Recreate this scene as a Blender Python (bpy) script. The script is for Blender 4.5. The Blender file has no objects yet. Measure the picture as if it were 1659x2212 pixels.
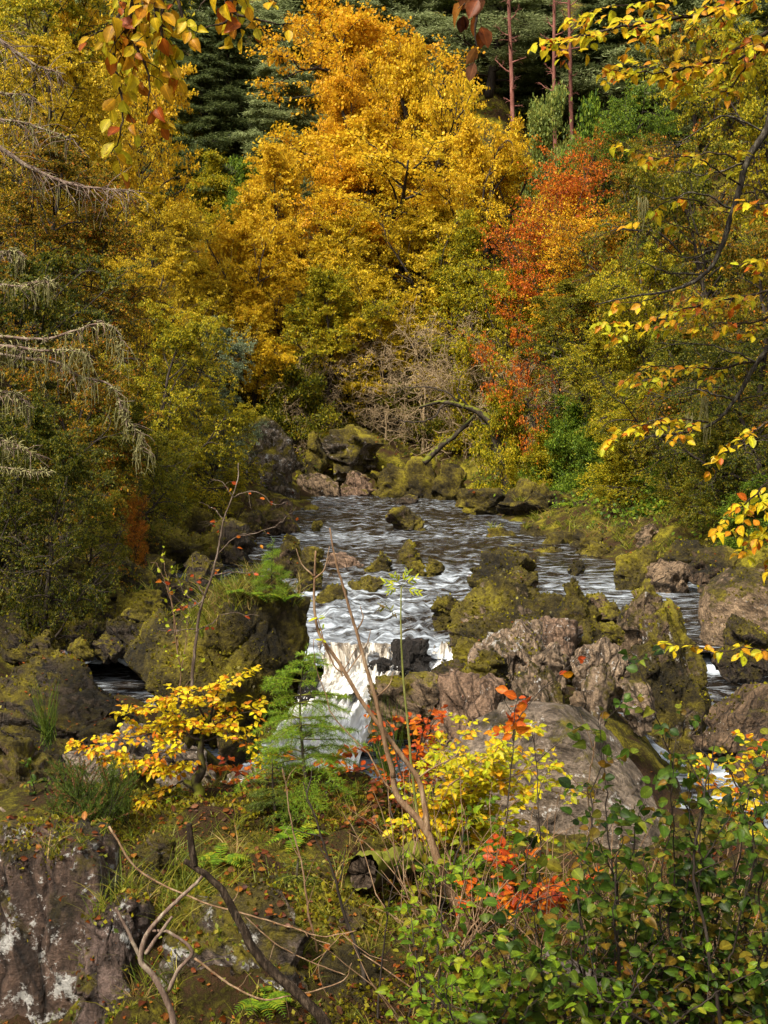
import bpy, math, random
import numpy as np
from math import radians, sin, cos, pi

scene = bpy.context.scene
COL = scene.collection
CAM = np.array([0.0, 0.0, 5.0])
PITCH = math.atan((1106 - 850) / 2670.0)
F = 2670.0

# ---------------------------------------------------------------- camera
cd = bpy.data.cameras.new('camera')
cam = bpy.data.objects.new('camera', cd)
COL.objects.link(cam)
cd.sensor_fit = 'VERTICAL'
cd.sensor_height = 36.0
cd.sensor_width = 27.0
cd.lens = 36.0 * F / 2212.0
cd.clip_start = 0.1
cd.clip_end = 1500
cam.location = CAM
cam.rotation_euler = (pi / 2 - PITCH, 0, 0)
scene.camera = cam


def P(px, py, Y):
    """the point at distance Y in front of the viewpoint seen at photo pixel (px, py) of the 1659 x 2212 view"""
    a = (px - 829.5) / F
    b = (1106 - py) / F
    d = np.array([a, cos(PITCH) + b * sin(PITCH), -sin(PITCH) + b * cos(PITCH)])
    return CAM + d * (Y / d[1])


def PL(pts, Y):
    out = []
    for p in pts:
        out.append(P(p[0], p[1], p[2] if len(p) > 2 else Y))
    return np.array(out)


# ---------------------------------------------------------------- noise
def _hash(ix, iy, iz, s):
    h = (ix * 374761393 + iy * 668265263 + iz * 2147483647 + s * 974634211) & 0xffffffff
    h = ((h ^ (h >> 13)) * 1274126177) & 0xffffffff
    return ((h ^ (h >> 16)) & 0xffff) / 65535.0


def vnoise(p, s=0):
    p = np.asarray(p, float)
    i = np.floor(p).astype(np.int64)
    f = p - i
    u = f * f * f * (f * (f * 6 - 15) + 10)
    r = 0
    for dx in (0, 1):
        wx = u[:, 0] if dx else 1 - u[:, 0]
        for dy in (0, 1):
            wy = u[:, 1] if dy else 1 - u[:, 1]
            for dz in (0, 1):
                wz = u[:, 2] if dz else 1 - u[:, 2]
                r = r + wx * wy * wz * _hash(i[:, 0] + dx, i[:, 1] + dy, i[:, 2] + dz, s)
    return r * 2 - 1


def fbm(p, o=4, s=0, g=0.5):
    r = 0
    a = 1.0
    p = np.asarray(p, float)
    for k in range(o):
        r = r + a * vnoise(p, s + k * 7)
        p = p * 2.03 + 11.3
        a *= g
    return r


def ridged(p, o=4, s=0):
    r = 0
    a = 1.0
    for k in range(o):
        r = r + a * (1 - 2 * np.abs(vnoise(p, s + k * 5)))
        p = p * 2.1 + 3.7
        a *= 0.5
    return r


def unit(v):
    v = np.asarray(v, float)
    return v / (np.linalg.norm(v, axis=-1, keepdims=True) + 1e-9)


# ---------------------------------------------------------------- mesh helpers
class MB:
    """collects vertices, faces and one per-vertex random value; build() links ONE mesh object"""

    def __init__(self):
        self.v = []; self.f = {}; self.r = []; self.n = 0; self.c = []; self.b = []

    def add(self, V, faces, rnd=0.5, clump=0.5, rib=0.0):
        V = np.asarray(V, float).reshape(-1, 3)
        for F_ in (faces if isinstance(faces, list) else [faces]):
            F_ = np.asarray(F_, np.int64)
            if F_.size:
                self.f.setdefault(F_.shape[1], []).append(F_ + self.n)
        self.v.append(V)
        self.r.append(np.broadcast_to(np.asarray(rnd, float), (len(V),)))
        self.c.append(np.broadcast_to(np.asarray(clump, float), (len(V),)))
        self.b.append(np.broadcast_to(np.asarray(rib, float), (len(V),)))
        self.n += len(V)

    def mesh(self, name, smooth=False):
        me = bpy.data.meshes.new(name)
        if not self.n:
            return me
        V = np.concatenate(self.v)
        me.vertices.add(len(V))
        me.vertices.foreach_set('co', V.astype(np.float32).ravel())
        loops = []; starts = []; s = 0
        for k, L in self.f.items():
            A = np.concatenate(L)
            loops.append(A.ravel())
            starts.append(s + np.arange(len(A)) * k)
            s += A.size
        loops = np.concatenate(loops); starts = np.concatenate(starts)
        me.loops.add(len(loops))
        me.loops.foreach_set('vertex_index', loops.astype(np.int32))
        me.polygons.add(len(starts))
        me.polygons.foreach_set('loop_start', starts.astype(np.int32))
        me.update(calc_edges=True)
        for nm, arr in (('rnd', self.r), ('clump', self.c), ('rib', self.b)):
            at = me.attributes.new(nm, 'FLOAT', 'POINT')
            at.data.foreach_set('value', np.concatenate(arr).astype(np.float32))
        if smooth:
            me.polygons.foreach_set('use_smooth', np.ones(len(starts), bool))
        me.validate()
        return me

    def build(self, name, mat, parent=None, smooth=False, loc=None):
        me = self.mesh(name, smooth)
        o = bpy.data.objects.new(name, me)
        COL.objects.link(o)
        if mat:
            me.materials.append(mat)
        if parent:
            o.parent = parent
        if loc is not None:
            o.location = loc
        return o


def tag(o, label=None, cat=None, group=None, kind=None):
    if label: o['label'] = label
    if cat: o['category'] = cat
    if group: o['group'] = group
    if kind: o['kind'] = kind
    return o


def empty(name, loc, label, cat, group=None, rz=0.0):
    o = bpy.data.objects.new(name, None)
    o.empty_display_size = 0.2
    COL.objects.link(o)
    o.location = loc
    o.rotation_euler = (0, 0, rz)
    return tag(o, label, cat, group)


def tube(mb, pts, rad, k=5, rnd=0.5, clump=0.5, cap=True):
    pts = np.asarray(pts, float)
    n = len(pts)
    rad = np.broadcast_to(np.asarray(rad, float), (n,))
    t = np.gradient(pts, axis=0)
    t = unit(t)
    ref = np.array([0.0, 0, 1]) if abs(t[0][2]) < 0.8 else np.array([1.0, 0, 0])
    a = unit(np.cross(t, ref))
    b = np.cross(t, a)
    ang = np.arange(k) / k * 2 * pi
    V = pts[:, None] + rad[:, None, None] * (np.cos(ang)[None, :, None] * a[:, None] + np.sin(ang)[None, :, None] * b[:, None])
    V = V.reshape(-1, 3)
    i = np.arange(n - 1)[:, None] * k
    j = np.arange(k)[None]
    j2 = (j + 1) % k
    Fq = np.stack([i + j, i + j2, i + k + j2, i + k + j], -1).reshape(-1, 4)
    fs = [Fq]
    if cap and k > 2:
        fs.append(np.array([list(range(k))[::-1]]))
        fs.append(np.array([[(n - 1) * k + q for q in range(k)]]))
    mb.add(V, fs, rnd, clump)


def resample(pts, n):
    """Catmull-Rom through the points"""
    pts = np.asarray(pts, float)
    if len(pts) < 3:
        t = np.linspace(0, 1, n)[:, None]
        return pts[0] * (1 - t) + pts[-1] * t
    q = np.vstack([2 * pts[0] - pts[1], pts, 2 * pts[-1] - pts[-2]])
    m = len(pts) - 1
    T = np.linspace(0, m, n)
    i = np.minimum(T.astype(int), m - 1)
    f = (T - i)[:, None]
    p0, p1, p2, p3 = q[i], q[i + 1], q[i + 2], q[i + 3]
    return 0.5 * ((2 * p1) + (-p0 + p2) * f + (2 * p0 - 5 * p1 + 4 * p2 - p3) * f ** 2 + (-p0 + 3 * p1 - 3 * p2 + p3) * f ** 3)


def wobble(rng, pts, n, amp):
    q = resample(pts, n)
    L = np.linalg.norm(q[-1] - q[0])
    w = np.cumsum(rng.normal(0, 1, (n, 3)), 0)
    w -= np.linspace(0, 1, n)[:, None] * w[-1]
    w[0] = 0
    return q + w * amp * L / math.sqrt(n)


# leaf templates: x along the leaf (0..1), y across, z out of the blade
def _outline(xs, ws, fold, droop=0.0):
    V = []
    n = len(xs)
    for x in xs: V.append((x, 0, -droop * x * x))
    L = []; R = []
    for x, w in zip(xs[1:-1], ws[1:-1]):
        L.append((x, w, fold * w - droop * x * x))
        R.append((x, -w, fold * w - droop * x * x))
    V = np.array(V + L + R)
    m = n - 2
    q = []; t = [(0, 1, n), (0, n + m, 1), (n - 2, n - 1, n + m - 1), (n - 2, n + 2 * m - 1, n - 1)]
    for k in range(m - 1):
        q.append((1 + k, 2 + k, n + k + 1, n + k))
        q.append((1 + k, n + m + k, n + m + k + 1, 2 + k))
    return V, [np.array(q), np.array(t)]


LEAF_NEAR = _outline([0, .16, .42, .72, .9, 1], [0, .2, .33, .26, .11, 0], 0.35, 0.12)
LEAF_ROUND = _outline([0, .1, .28, .5, .72, .9, 1], [0, .24, .38, .42, .33, .16, 0], 0.32, 0.18)
LEAF_CURL = _outline([0, .15, .4, .68, .88, 1], [0, .22, .36, .28, .13, 0], 0.75, 0.45)
LEAF_LANCE = _outline([0, .25, .55, .85, 1], [0, .12, .15, .08, 0], 0.3, 0.25)
LEAF_MID = (np.array([(0, 0, 0), (.5, .31, .1), (1, 0, -.06), (.5, -.31, .1)]), [np.array([(0, 1, 2), (0, 2, 3)])])
LEAF_FAR = (np.array([(0, 0, 0), (.5, .36, .08), (1, 0, -.05), (.5, -.36, .08)]), [np.array([(0, 1, 2, 3)])])
NEEDLE = (np.array([(0, .06, 0), (0, -.06, 0), (1, 0, 0)]), [np.array([(0, 1, 2)])])


def leaves(mb, pos, dirs, nrm, size, tpl, rnd, clump):
    """instantiate the leaf template at every pos, along dirs, facing nrm"""
    V, fs = tpl
    N = len(pos)
    if not N:
        return
    x = unit(dirs)
    y = unit(np.cross(nrm, x))
    z = np.cross(x, y)
    size = np.broadcast_to(np.asarray(size, float), (N,))
    W = pos[:, None] + size[:, None, None] * (V[None, :, 0:1] * x[:, None] + V[None, :, 1:2] * y[:, None] + V[None, :, 2:3] * z[:, None])
    k = len(V)
    off = (np.arange(N) * k)[:, None, None]
    F2 = [(f[None] + off).reshape(-1, f.shape[1]) for f in fs]
    mb.add(W.reshape(-1, 3), F2, np.repeat(rnd, k), np.repeat(clump, k), np.tile((np.abs(V[:, 1]) < 1e-6).astype(float), N))


# ---------------------------------------------------------------- materials
def mat_new(name):
    m = bpy.data.materials.new(name)
    m.use_nodes = True
    nt = m.node_tree
    nt.nodes.clear()
    return m, nt, nt.nodes.new('ShaderNodeOutputMaterial')


def N(nt, typ, **kw):
    n = nt.nodes.new(typ)
    for k, v in kw.items():
        if k.startswith('_'):
            setattr(n, k[1:], v)
        else:
            n.inputs[k.replace('__', ' ')].default_value = v
    return n


def ramp(nt, stops, interp='LINEAR'):
    n = nt.nodes.new('ShaderNodeValToRGB')
    cr = n.color_ramp
    cr.interpolation = interp
    while len(cr.elements) < len(stops):
        cr.elements.new(0.5)
    for e, (p, c) in zip(cr.elements, stops):
        e.position = p
        e.color = (*c, 1) if len(c) == 3 else c
    return n


def leaf_mat(name, cols, trans=0.4, rough=0.5, var=0.5, near=False):
    """leaf colours run over a ramp: mostly by clump, partly by leaf; light comes through the blade"""
    m, nt, out = mat_new(name)
    L = nt.links.new
    a = N(nt, 'ShaderNodeAttribute', _attribute_name='rnd')
    c = N(nt, 'ShaderNodeAttribute', _attribute_name='clump')
    mx = N(nt, 'ShaderNodeMix')
    mx.inputs[0].default_value = var
    L(c.outputs['Fac'], mx.inputs[2]); L(a.outputs['Fac'], mx.inputs[3])
    n = len(cols)
    r = ramp(nt, [(0.12 + 0.76 * i / max(1, n - 1), cols[i]) for i in range(n)])
    L(mx.outputs[0], r.inputs[0])
    col = r.outputs[0]
    if near:
        # paler midrib, blotches and browned spots of the real blade
        rb = N(nt, 'ShaderNodeAttribute', _attribute_name='rib')
        rr = ramp(nt, [(0.0, (.80, .80, .80)), (.55, (.92, .92, .92)), (0.86, (1.0, 1.0, 1.0)), (0.95, (1.45, 1.4, 1.3))]); L(rb.outputs['Fac'], rr.inputs[0])
        m1 = N(nt, 'ShaderNodeMix', _data_type='RGBA', _blend_type='MULTIPLY'); m1.inputs[0].default_value = 1; L(col, m1.inputs[6]); L(rr.outputs[0], m1.inputs[7])
        g0 = N(nt, 'ShaderNodeNewGeometry')
        sp = N(nt, 'ShaderNodeTexNoise', Scale=55.0, Detail=4.0, Roughness=0.65); L(g0.outputs['Position'], sp.inputs['Vector'])
        sr = ramp(nt, [(0.30, (.30, .16, .10)), (0.42, (.85, .80, .75)), (0.6, (1.08, 1.08, 1.05))]); L(sp.outputs['Fac'], sr.inputs[0])
        m2 = N(nt, 'ShaderNodeMix', _data_type='RGBA', _blend_type='MULTIPLY'); m2.inputs[0].default_value = .9; L(m1.outputs[2], m2.inputs[6]); L(sr.outputs[0], m2.inputs[7])
        col = m2.outputs[2]
    b = N(nt, 'ShaderNodeBsdfPrincipled')
    b.inputs['Roughness'].default_value = rough
    b.inputs['Specular IOR Level'].default_value = 0.16
    L(col, b.inputs['Base Color'])
    t = N(nt, 'ShaderNodeBsdfTranslucent')
    g = N(nt, 'ShaderNodeGamma'); g.inputs['Gamma'].default_value = 0.85
    L(col, g.inputs[0]); L(g.outputs[0], t.inputs[0])
    s = N(nt, 'ShaderNodeMixShader'); s.inputs[0].default_value = trans
    L(b.outputs[0], s.inputs[1]); L(t.outputs[0], s.inputs[2]); L(s.outputs[0], out.inputs[0])
    return m


def bark_mat(name, c1, c2, c3, scale=8, moss=0.0, stretch=0.25):
    m, nt, out = mat_new(name)
    L = nt.links.new
    g = N(nt, 'ShaderNodeNewGeometry')
    mp = N(nt, 'ShaderNodeMapping'); mp.inputs['Scale'].default_value = (1, 1, stretch)
    L(g.outputs['Position'], mp.inputs[0])
    n1 = N(nt, 'ShaderNodeTexNoise', Scale=scale, Detail=6.0, Roughness=0.7)
    L(mp.outputs[0], n1.inputs['Vector'])
    r = ramp(nt, [(0.3, c1), (0.5, c2), (0.72, c3)])
    L(n1.outputs['Fac'], r.inputs[0])
    col = r.outputs[0]
    b = N(nt, 'ShaderNodeBsdfPrincipled', Roughness=0.85); b.inputs['Specular IOR Level'].default_value = 0.15
    if moss > 0:
        n2 = N(nt, 'ShaderNodeTexNoise', Scale=3.5, Detail=5.0)
        L(g.outputs['Position'], n2.inputs['Vector'])
        sx = N(nt, 'ShaderNodeSeparateXYZ'); L(g.outputs['Normal'], sx.inputs[0])
        ma = N(nt, 'ShaderNodeMath', _operation='MULTIPLY_ADD'); ma.inputs[1].default_value = 0.25; L(sx.outputs['Z'], ma.inputs[0]); L(n2.outputs['Fac'], ma.inputs[2])
        rr = ramp(nt, [(0.62 - 0.3 * moss, (0, 0, 0)), (0.72 - 0.3 * moss, (1, 1, 1))])
        L(ma.outputs[0], rr.inputs[0])
        mx = N(nt, 'ShaderNodeMix', _data_type='RGBA')
        L(rr.outputs[0], mx.inputs[0]); L(col, mx.inputs[6]); mx.inputs[7].default_value = (0.11, 0.115, 0.012, 1)
        col = mx.outputs[2]
    L(col, b.inputs['Base Color'])
    bp = N(nt, 'ShaderNodeBump', Strength=0.8, Distance=0.02)
    L(n1.outputs['Fac'], bp.inputs['Height']); L(bp.outputs[0], b.inputs['Normal'])
    L(b.outputs[0], out.inputs[0])
    return m


def rock_mat():
    """schist: streaked along the bedding, lichen flecks and moss on what faces up; per-rock amounts come from object properties"""
    m, nt, out = mat_new('rock')
    L = nt.links.new

    def M(op, a, b=None, c=None):
        n = N(nt, 'ShaderNodeMath', _operation=op)
        for i, v in enumerate((a, b, c)):
            if v is None: continue
            if isinstance(v, (int, float)): n.inputs[i].default_value = v
            else: L(v, n.inputs[i])
        return n.outputs[0]
    g = N(nt, 'ShaderNodeNewGeometry')
    oi = N(nt, 'ShaderNodeObjectInfo')
    pos = g.outputs['Position']
    def attr(nm):
        a = N(nt, 'ShaderNodeAttribute', _attribute_name=nm); a.attribute_type = 'OBJECT'
        return a.outputs['Fac']
    moss_a, lich_a = attr('moss'), attr('lichen')
    vr = N(nt, 'ShaderNodeVectorRotate', _rotation_type='Y_AXIS'); L(pos, vr.inputs['Vector']); L(attr('bedding'), vr.inputs['Angle'])
    mp = N(nt, 'ShaderNodeMapping'); mp.inputs['Scale'].default_value = (4.2, 4.2, 1.5); mp.inputs['Rotation'].default_value = (0.25, 0.0, 0)
    L(vr.outputs[0], mp.inputs[0])
    streak = N(nt, 'ShaderNodeTexNoise', Scale=1.6, Detail=8.0, Roughness=0.72, Distortion=0.6); L(mp.outputs[0], streak.inputs['Vector'])
    big = N(nt, 'ShaderNodeTexNoise', Scale=0.9, Detail=4.0); L(pos, big.inputs['Vector'])
    fine = N(nt, 'ShaderNodeTexNoise', Scale=26.0, Detail=6.0, Roughness=0.75); L(pos, fine.inputs['Vector'])
    r = ramp(nt, [(0.34, (0.22, 0.18, 0.15)), (0.45, (0.58, 0.5, 0.43)), (0.56, (0.85, 0.75, 0.65)), (0.68, (1.35, 1.2, 1.05))])
    L(streak.outputs['Fac'], r.inputs[0])
    mul = N(nt, 'ShaderNodeMix', _data_type='RGBA', _blend_type='MULTIPLY'); mul.inputs[0].default_value = 1
    L(r.outputs[0], mul.inputs[6]); L(oi.outputs['Color'], mul.inputs[7])
    fr = ramp(nt, [(0.36, (0.35, 0.34, 0.33)), (0.5, (0.95, 0.95, 0.95)), (0.64, (1.5, 1.45, 1.4))]); L(fine.outputs['Fac'], fr.inputs[0])
    mul2 = N(nt, 'ShaderNodeMix', _data_type='RGBA', _blend_type='MULTIPLY'); mul2.inputs[0].default_value = 0.8
    L(mul.outputs[2], mul2.inputs[6]); L(fr.outputs[0], mul2.inputs[7])
    # dark joints running with the bedding, and black algae stains
    mpj = N(nt, 'ShaderNodeMapping'); mpj.inputs['Scale'].default_value = (2.6, 2.6, 0.55); mpj.inputs['Rotation'].default_value = (0.2, 0.35, 0.3)
    wob = N(nt, 'ShaderNodeMix', _data_type='RGBA', _blend_type='ADD'); wob.inputs[0].default_value = 0.35
    L(big.outputs['Color'], wob.inputs[7]); L(wob.outputs[2], mpj.inputs[0]); L(vr.outputs[0], wob.inputs[6])
    jt = N(nt, 'ShaderNodeTexVoronoi', _feature='DISTANCE_TO_EDGE', Scale=1.5); L(mpj.outputs[0], jt.inputs['Vector'])
    jr = ramp(nt, [(0.0, (0.12, 0.1, 0.09)), (0.035, (0.75, 0.75, 0.75)), (0.07, (1, 1, 1))]); L(jt.outputs['Distance'], jr.inputs[0])
    mul3 = N(nt, 'ShaderNodeMix', _data_type='RGBA', _blend_type='MULTIPLY'); L(attr('joints'), mul3.inputs[0])
    L(mul2.outputs[2], mul3.inputs[6]); L(jr.outputs[0], mul3.inputs[7])
    al = N(nt, 'ShaderNodeTexNoise', Scale=1.3, Detail=7.0, Roughness=0.7, Distortion=0.8); L(mp.outputs[0], al.inputs['Vector'])
    alr = ramp(nt, [(0.38, (0.28, 0.25, 0.2)), (0.5, (1, 1, 1))]); L(al.outputs['Fac'], alr.inputs[0])
    mul4 = N(nt, 'ShaderNodeMix', _data_type='RGBA', _blend_type='MULTIPLY'); mul4.inputs[0].default_value = 0.9
    L(mul3.outputs[2], mul4.inputs[6]); L(alr.outputs[0], mul4.inputs[7])
    mul2 = mul4
    # lichen
    v = N(nt, 'ShaderNodeTexNoise', Scale=5.5, Detail=7.0, Roughness=0.62, Distortion=0.4); L(pos, v.inputs['Vector'])
    lsum = M('MULTIPLY_ADD', lich_a, 0.17, M('MULTIPLY_ADD', fine.outputs['Fac'], 0.55, M('MULTIPLY_ADD', v.outputs['Fac'], 0.8, -0.17)))
    lr = ramp(nt, [(0.70, (0, 0, 0)), (0.74, (1, 1, 1))]); L(lsum, lr.inputs[0])
    mxl = N(nt, 'ShaderNodeMix', _data_type='RGBA'); L(lr.outputs[0], mxl.inputs[0]); L(mul2.outputs[2], mxl.inputs[6]); mxl.inputs[7].default_value = (0.62, 0.6, 0.56, 1)
    # moss
    sx = N(nt, 'ShaderNodeSeparateXYZ'); L(g.outputs['Normal'], sx.inputs[0])
    mn = N(nt, 'ShaderNodeTexNoise', Scale=1.7, Detail=8.0, Roughness=0.66); L(pos, mn.inputs['Vector'])
    s1 = M('MULTIPLY_ADD', sx.outputs['Z'], 0.26, M('MULTIPLY_ADD', mn.outputs['Fac'], 1.1, M('MULTIPLY_ADD', moss_a, 0.75, -0.62)))
    s1 = M('MULTIPLY_ADD', fine.outputs['Fac'], 0.25, s1)
    mr = ramp(nt, [(0.45, (0, 0, 0)), (0.56, (1, 1, 1))]); L(s1, mr.inputs[0])
    mfine = N(nt, 'ShaderNodeTexNoise', Scale=9.0, Detail=8.0, Roughness=0.8); L(pos, mfine.inputs['Vector'])
    mt = M('MULTIPLY_ADD', big.outputs['Fac'], 0.6, M('MULTIPLY', mfine.outputs['Fac'], 0.55))
    mc = ramp(nt, [(0.46, (0.014, 0.010, 0.003)), (0.55, (0.06, 0.043, 0.005)), (0.62, (0.15, 0.115, 0.008)), (0.71, (0.34, 0.28, 0.013))])
    L(mt, mc.inputs[0])
    mxm = N(nt, 'ShaderNodeMix', _data_type='RGBA'); L(mr.outputs[0], mxm.inputs[0]); L(mxl.outputs[2], mxm.inputs[6]); L(mc.outputs[0], mxm.inputs[7])
    b = N(nt, 'ShaderNodeBsdfPrincipled', Roughness=0.8)
    b.inputs['Specular IOR Level'].default_value = 0.35
    L(mxm.outputs[2], b.inputs['Base Color'])
    ro = M('MULTIPLY_ADD', mr.outputs[0], 0.35, 0.6); L(ro, b.inputs['Roughness'])
    h = M('MULTIPLY_ADD', streak.outputs['Fac'], 0.9, M('MULTIPLY_ADD', fine.outputs['Fac'], 0.6, M('MULTIPLY', M('MULTIPLY', M('MINIMUM', jt.outputs['Distance'], 0.08), 6.0), attr('joints'))))
    h2 = M('ADD', M('MULTIPLY_ADD', mfine.outputs['Fac'], 1.6, 0.2), M('MULTIPLY', fine.outputs['Fac'], 0.6))
    hm = N(nt, 'ShaderNodeMix'); L(mr.outputs[0], hm.inputs[0]); L(h, hm.inputs[2]); L(h2, hm.inputs[3])
    bp = N(nt, 'ShaderNodeBump', Strength=1.0, Distance=0.16)
    L(hm.outputs[0], bp.inputs['Height']); L(bp.outputs[0], b.inputs['Normal'])
    L(b.outputs[0], out.inputs[0])
    return m


def ground_mat():
    m, nt, out = mat_new('leaf_mould_and_moss')
    L = nt.links.new
    g = N(nt, 'ShaderNodeNewGeometry')
    n1 = N(nt, 'ShaderNodeTexNoise', Scale=1.1, Detail=8.0, Roughness=0.7); L(g.outputs['Position'], n1.inputs['Vector'])
    n2 = N(nt, 'ShaderNodeTexNoise', Scale=22.0, Detail=5.0, Roughness=0.75); L(g.outputs['Position'], n2.inputs['Vector'])
    ad = N(nt, 'ShaderNodeMath', _operation='MULTIPLY_ADD'); ad.inputs[1].default_value = 0.45; L(n2.outputs['Fac'], ad.inputs[0])
    L(n1.outputs['Fac'], ad.inputs[2])
    r = ramp(nt, [(0.52, (0.012, 0.007, 0.004)), (0.64, (0.05, 0.025, 0.010)), (0.70, (0.035, 0.026, 0.005)), (0.77, (0.085, 0.072, 0.007)), (0.86, (0.22, 0.185, 0.014))])
    L(ad.outputs[0], r.inputs[0])
    b = N(nt, 'ShaderNodeBsdfPrincipled', Roughness=0.95)
    b.inputs['Specular IOR Level'].default_value = 0.15
    L(r.outputs[0], b.inputs['Base Color'])
    bp = N(nt, 'ShaderNodeBump', Strength=1.0, Distance=0.08); L(n2.outputs['Fac'], bp.inputs['Height']); L(bp.outputs[0], b.inputs['Normal'])
    L(b.outputs[0], out.inputs[0])
    return m


def water_mat(name, foam=0.0, deep=(0.012, 0.007, 0.003)):
    """peaty water: dark body, rippled sky reflection, foam and a painted sky-sheen veil, denser where the 'clump' attribute (turbulence) is high"""
    m, nt, out = mat_new(name)
    L = nt.links.new
    g = N(nt, 'ShaderNodeNewGeometry')
    at = N(nt, 'ShaderNodeAttribute', _attribute_name='clump')
    mp = N(nt, 'ShaderNodeMapping'); mp.inputs['Scale'].default_value = (1.0, 1.0, 1.0); L(g.outputs['Position'], mp.inputs[0])
    w1 = N(nt, 'ShaderNodeTexNoise', Scale=2.3, Detail=5.0, Roughness=0.62, Distortion=1.2); L(mp.outputs[0], w1.inputs['Vector'])
    w2 = N(nt, 'ShaderNodeTexNoise', Scale=0.7, Detail=2.0, Distortion=0.6); L(mp.outputs[0], w2.inputs['Vector'])
    hs = N(nt, 'ShaderNodeMath', _operation='MULTIPLY_ADD'); hs.inputs[1].default_value = 1.0
    L(w2.outputs['Fac'], hs.inputs[0]); L(w1.outputs['Fac'], hs.inputs[2])
    b = N(nt, 'ShaderNodeBsdfPrincipled', Roughness=0.06)
    b.inputs['IOR'].default_value = 1.33
    b.inputs['Base Color'].default_value = (*deep, 1)
    bp = N(nt, 'ShaderNodeBump', Strength=1.0, Distance=0.42); L(hs.outputs[0], bp.inputs['Height']); L(bp.outputs[0], b.inputs['Normal'])
    # foam, with a blue-grey veil painted in for sky reflection
    mf = N(nt, 'ShaderNodeMapping'); mf.inputs['Scale'].default_value = (0.7, 1.9, 1.0); L(g.outputs['Position'], mf.inputs[0])
    f1 = N(nt, 'ShaderNodeTexNoise', Scale=2.3, Detail=7.0, Roughness=0.64, Distortion=0.7); L(mf.outputs[0], f1.inputs['Vector'])
    sm = N(nt, 'ShaderNodeMath', _operation='MULTIPLY_ADD'); sm.inputs[1].default_value = 0.42
    L(at.outputs['Fac'], sm.inputs[0]); L(f1.outputs['Fac'], sm.inputs[2])
    fr = ramp(nt, [(0.54 - foam, (0, 0, 0)), (0.68 - foam, (.22, .22, .22)), (0.85 - foam, (.85, .85, .85))]); L(sm.outputs[0], fr.inputs[0])
    fb = N(nt, 'ShaderNodeBsdfPrincipled', Roughness=0.7)
    fb.inputs['Base Color'].default_value = (0.56, 0.63, 0.71, 1)
    bp2 = N(nt, 'ShaderNodeBump', Strength=0.5, Distance=0.08); L(f1.outputs['Fac'], bp2.inputs['Height']); L(bp2.outputs[0], fb.inputs['Normal'])
    s = N(nt, 'ShaderNodeMixShader'); L(fr.outputs[0], s.inputs[0]); L(b.outputs[0], s.inputs[1]); L(fb.outputs[0], s.inputs[2])
    L(s.outputs[0], out.inputs[0])
    return m


def fall_mat():
    """white water: streaked along the flow ('rnd' runs across, 'clump' down the fall)"""
    m, nt, out = mat_new('white_water')
    L = nt.links.new
    a = N(nt, 'ShaderNodeAttribute', _attribute_name='rnd'); c = N(nt, 'ShaderNodeAttribute', _attribute_name='clump')
    cx = N(nt, 'ShaderNodeCombineXYZ')
    k1 = N(nt, 'ShaderNodeMath', _operation='MULTIPLY'); k1.inputs[1].default_value = 14.0; L(a.outputs['Fac'], k1.inputs[0])
    k2 = N(nt, 'ShaderNodeMath', _operation='MULTIPLY'); k2.inputs[1].default_value = 2.6; L(c.outputs['Fac'], k2.inputs[0])
    L(k1.outputs[0], cx.inputs[0]); L(k2.outputs[0], cx.inputs[1])
    n = N(nt, 'ShaderNodeTexNoise', Scale=1.0, Detail=7.0, Roughness=0.65, Distortion=0.5); L(cx.outputs[0], n.inputs['Vector'])
    # smooth brown-glassy water at the lip, white further down
    ad = N(nt, 'ShaderNodeMath', _operation='MULTIPLY_ADD'); ad.inputs[1].default_value = 0.62
    cl = N(nt, 'ShaderNodeMath', _operation='MINIMUM'); cl.inputs[1].default_value = 0.5; L(c.outputs['Fac'], cl.inputs[0])
    L(cl.outputs[0], ad.inputs[0]); L(n.outputs['Fac'], ad.inputs[2])
    r = ramp(nt, [(0.5, (0.45, 0.36, 0.24)), (0.62, (0.70, 0.66, 0.58)), (0.78, (0.88, 0.88, 0.87))])
    L(ad.outputs[0], r.inputs[0])
    b = N(nt, 'ShaderNodeBsdfPrincipled', Roughness=0.45)
    L(r.outputs[0], b.inputs['Base Color'])
    bp = N(nt, 'ShaderNodeBump', Strength=0.6, Distance=0.12); L(n.outputs['Fac'], bp.inputs['Height']); L(bp.outputs[0], b.inputs['Normal'])
    w = N(nt, 'ShaderNodeBsdfPrincipled', Roughness=0.08); w.inputs['Base Color'].default_value = (0.09, 0.075, 0.06, 1); w.inputs['IOR'].default_value = 1.33
    L(bp.outputs[0], w.inputs['Normal'])
    fr = ramp(nt, [(0.46, (0, 0, 0)), (0.74, (1, 1, 1))]); L(ad.outputs[0], fr.inputs[0])
    s = N(nt, 'ShaderNodeMixShader'); L(fr.outputs[0], s.inputs[0]); L(w.outputs[0], s.inputs[1]); L(b.outputs[0], s.inputs[2])
    L(s.outputs[0], out.inputs[0])
    return m


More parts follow.
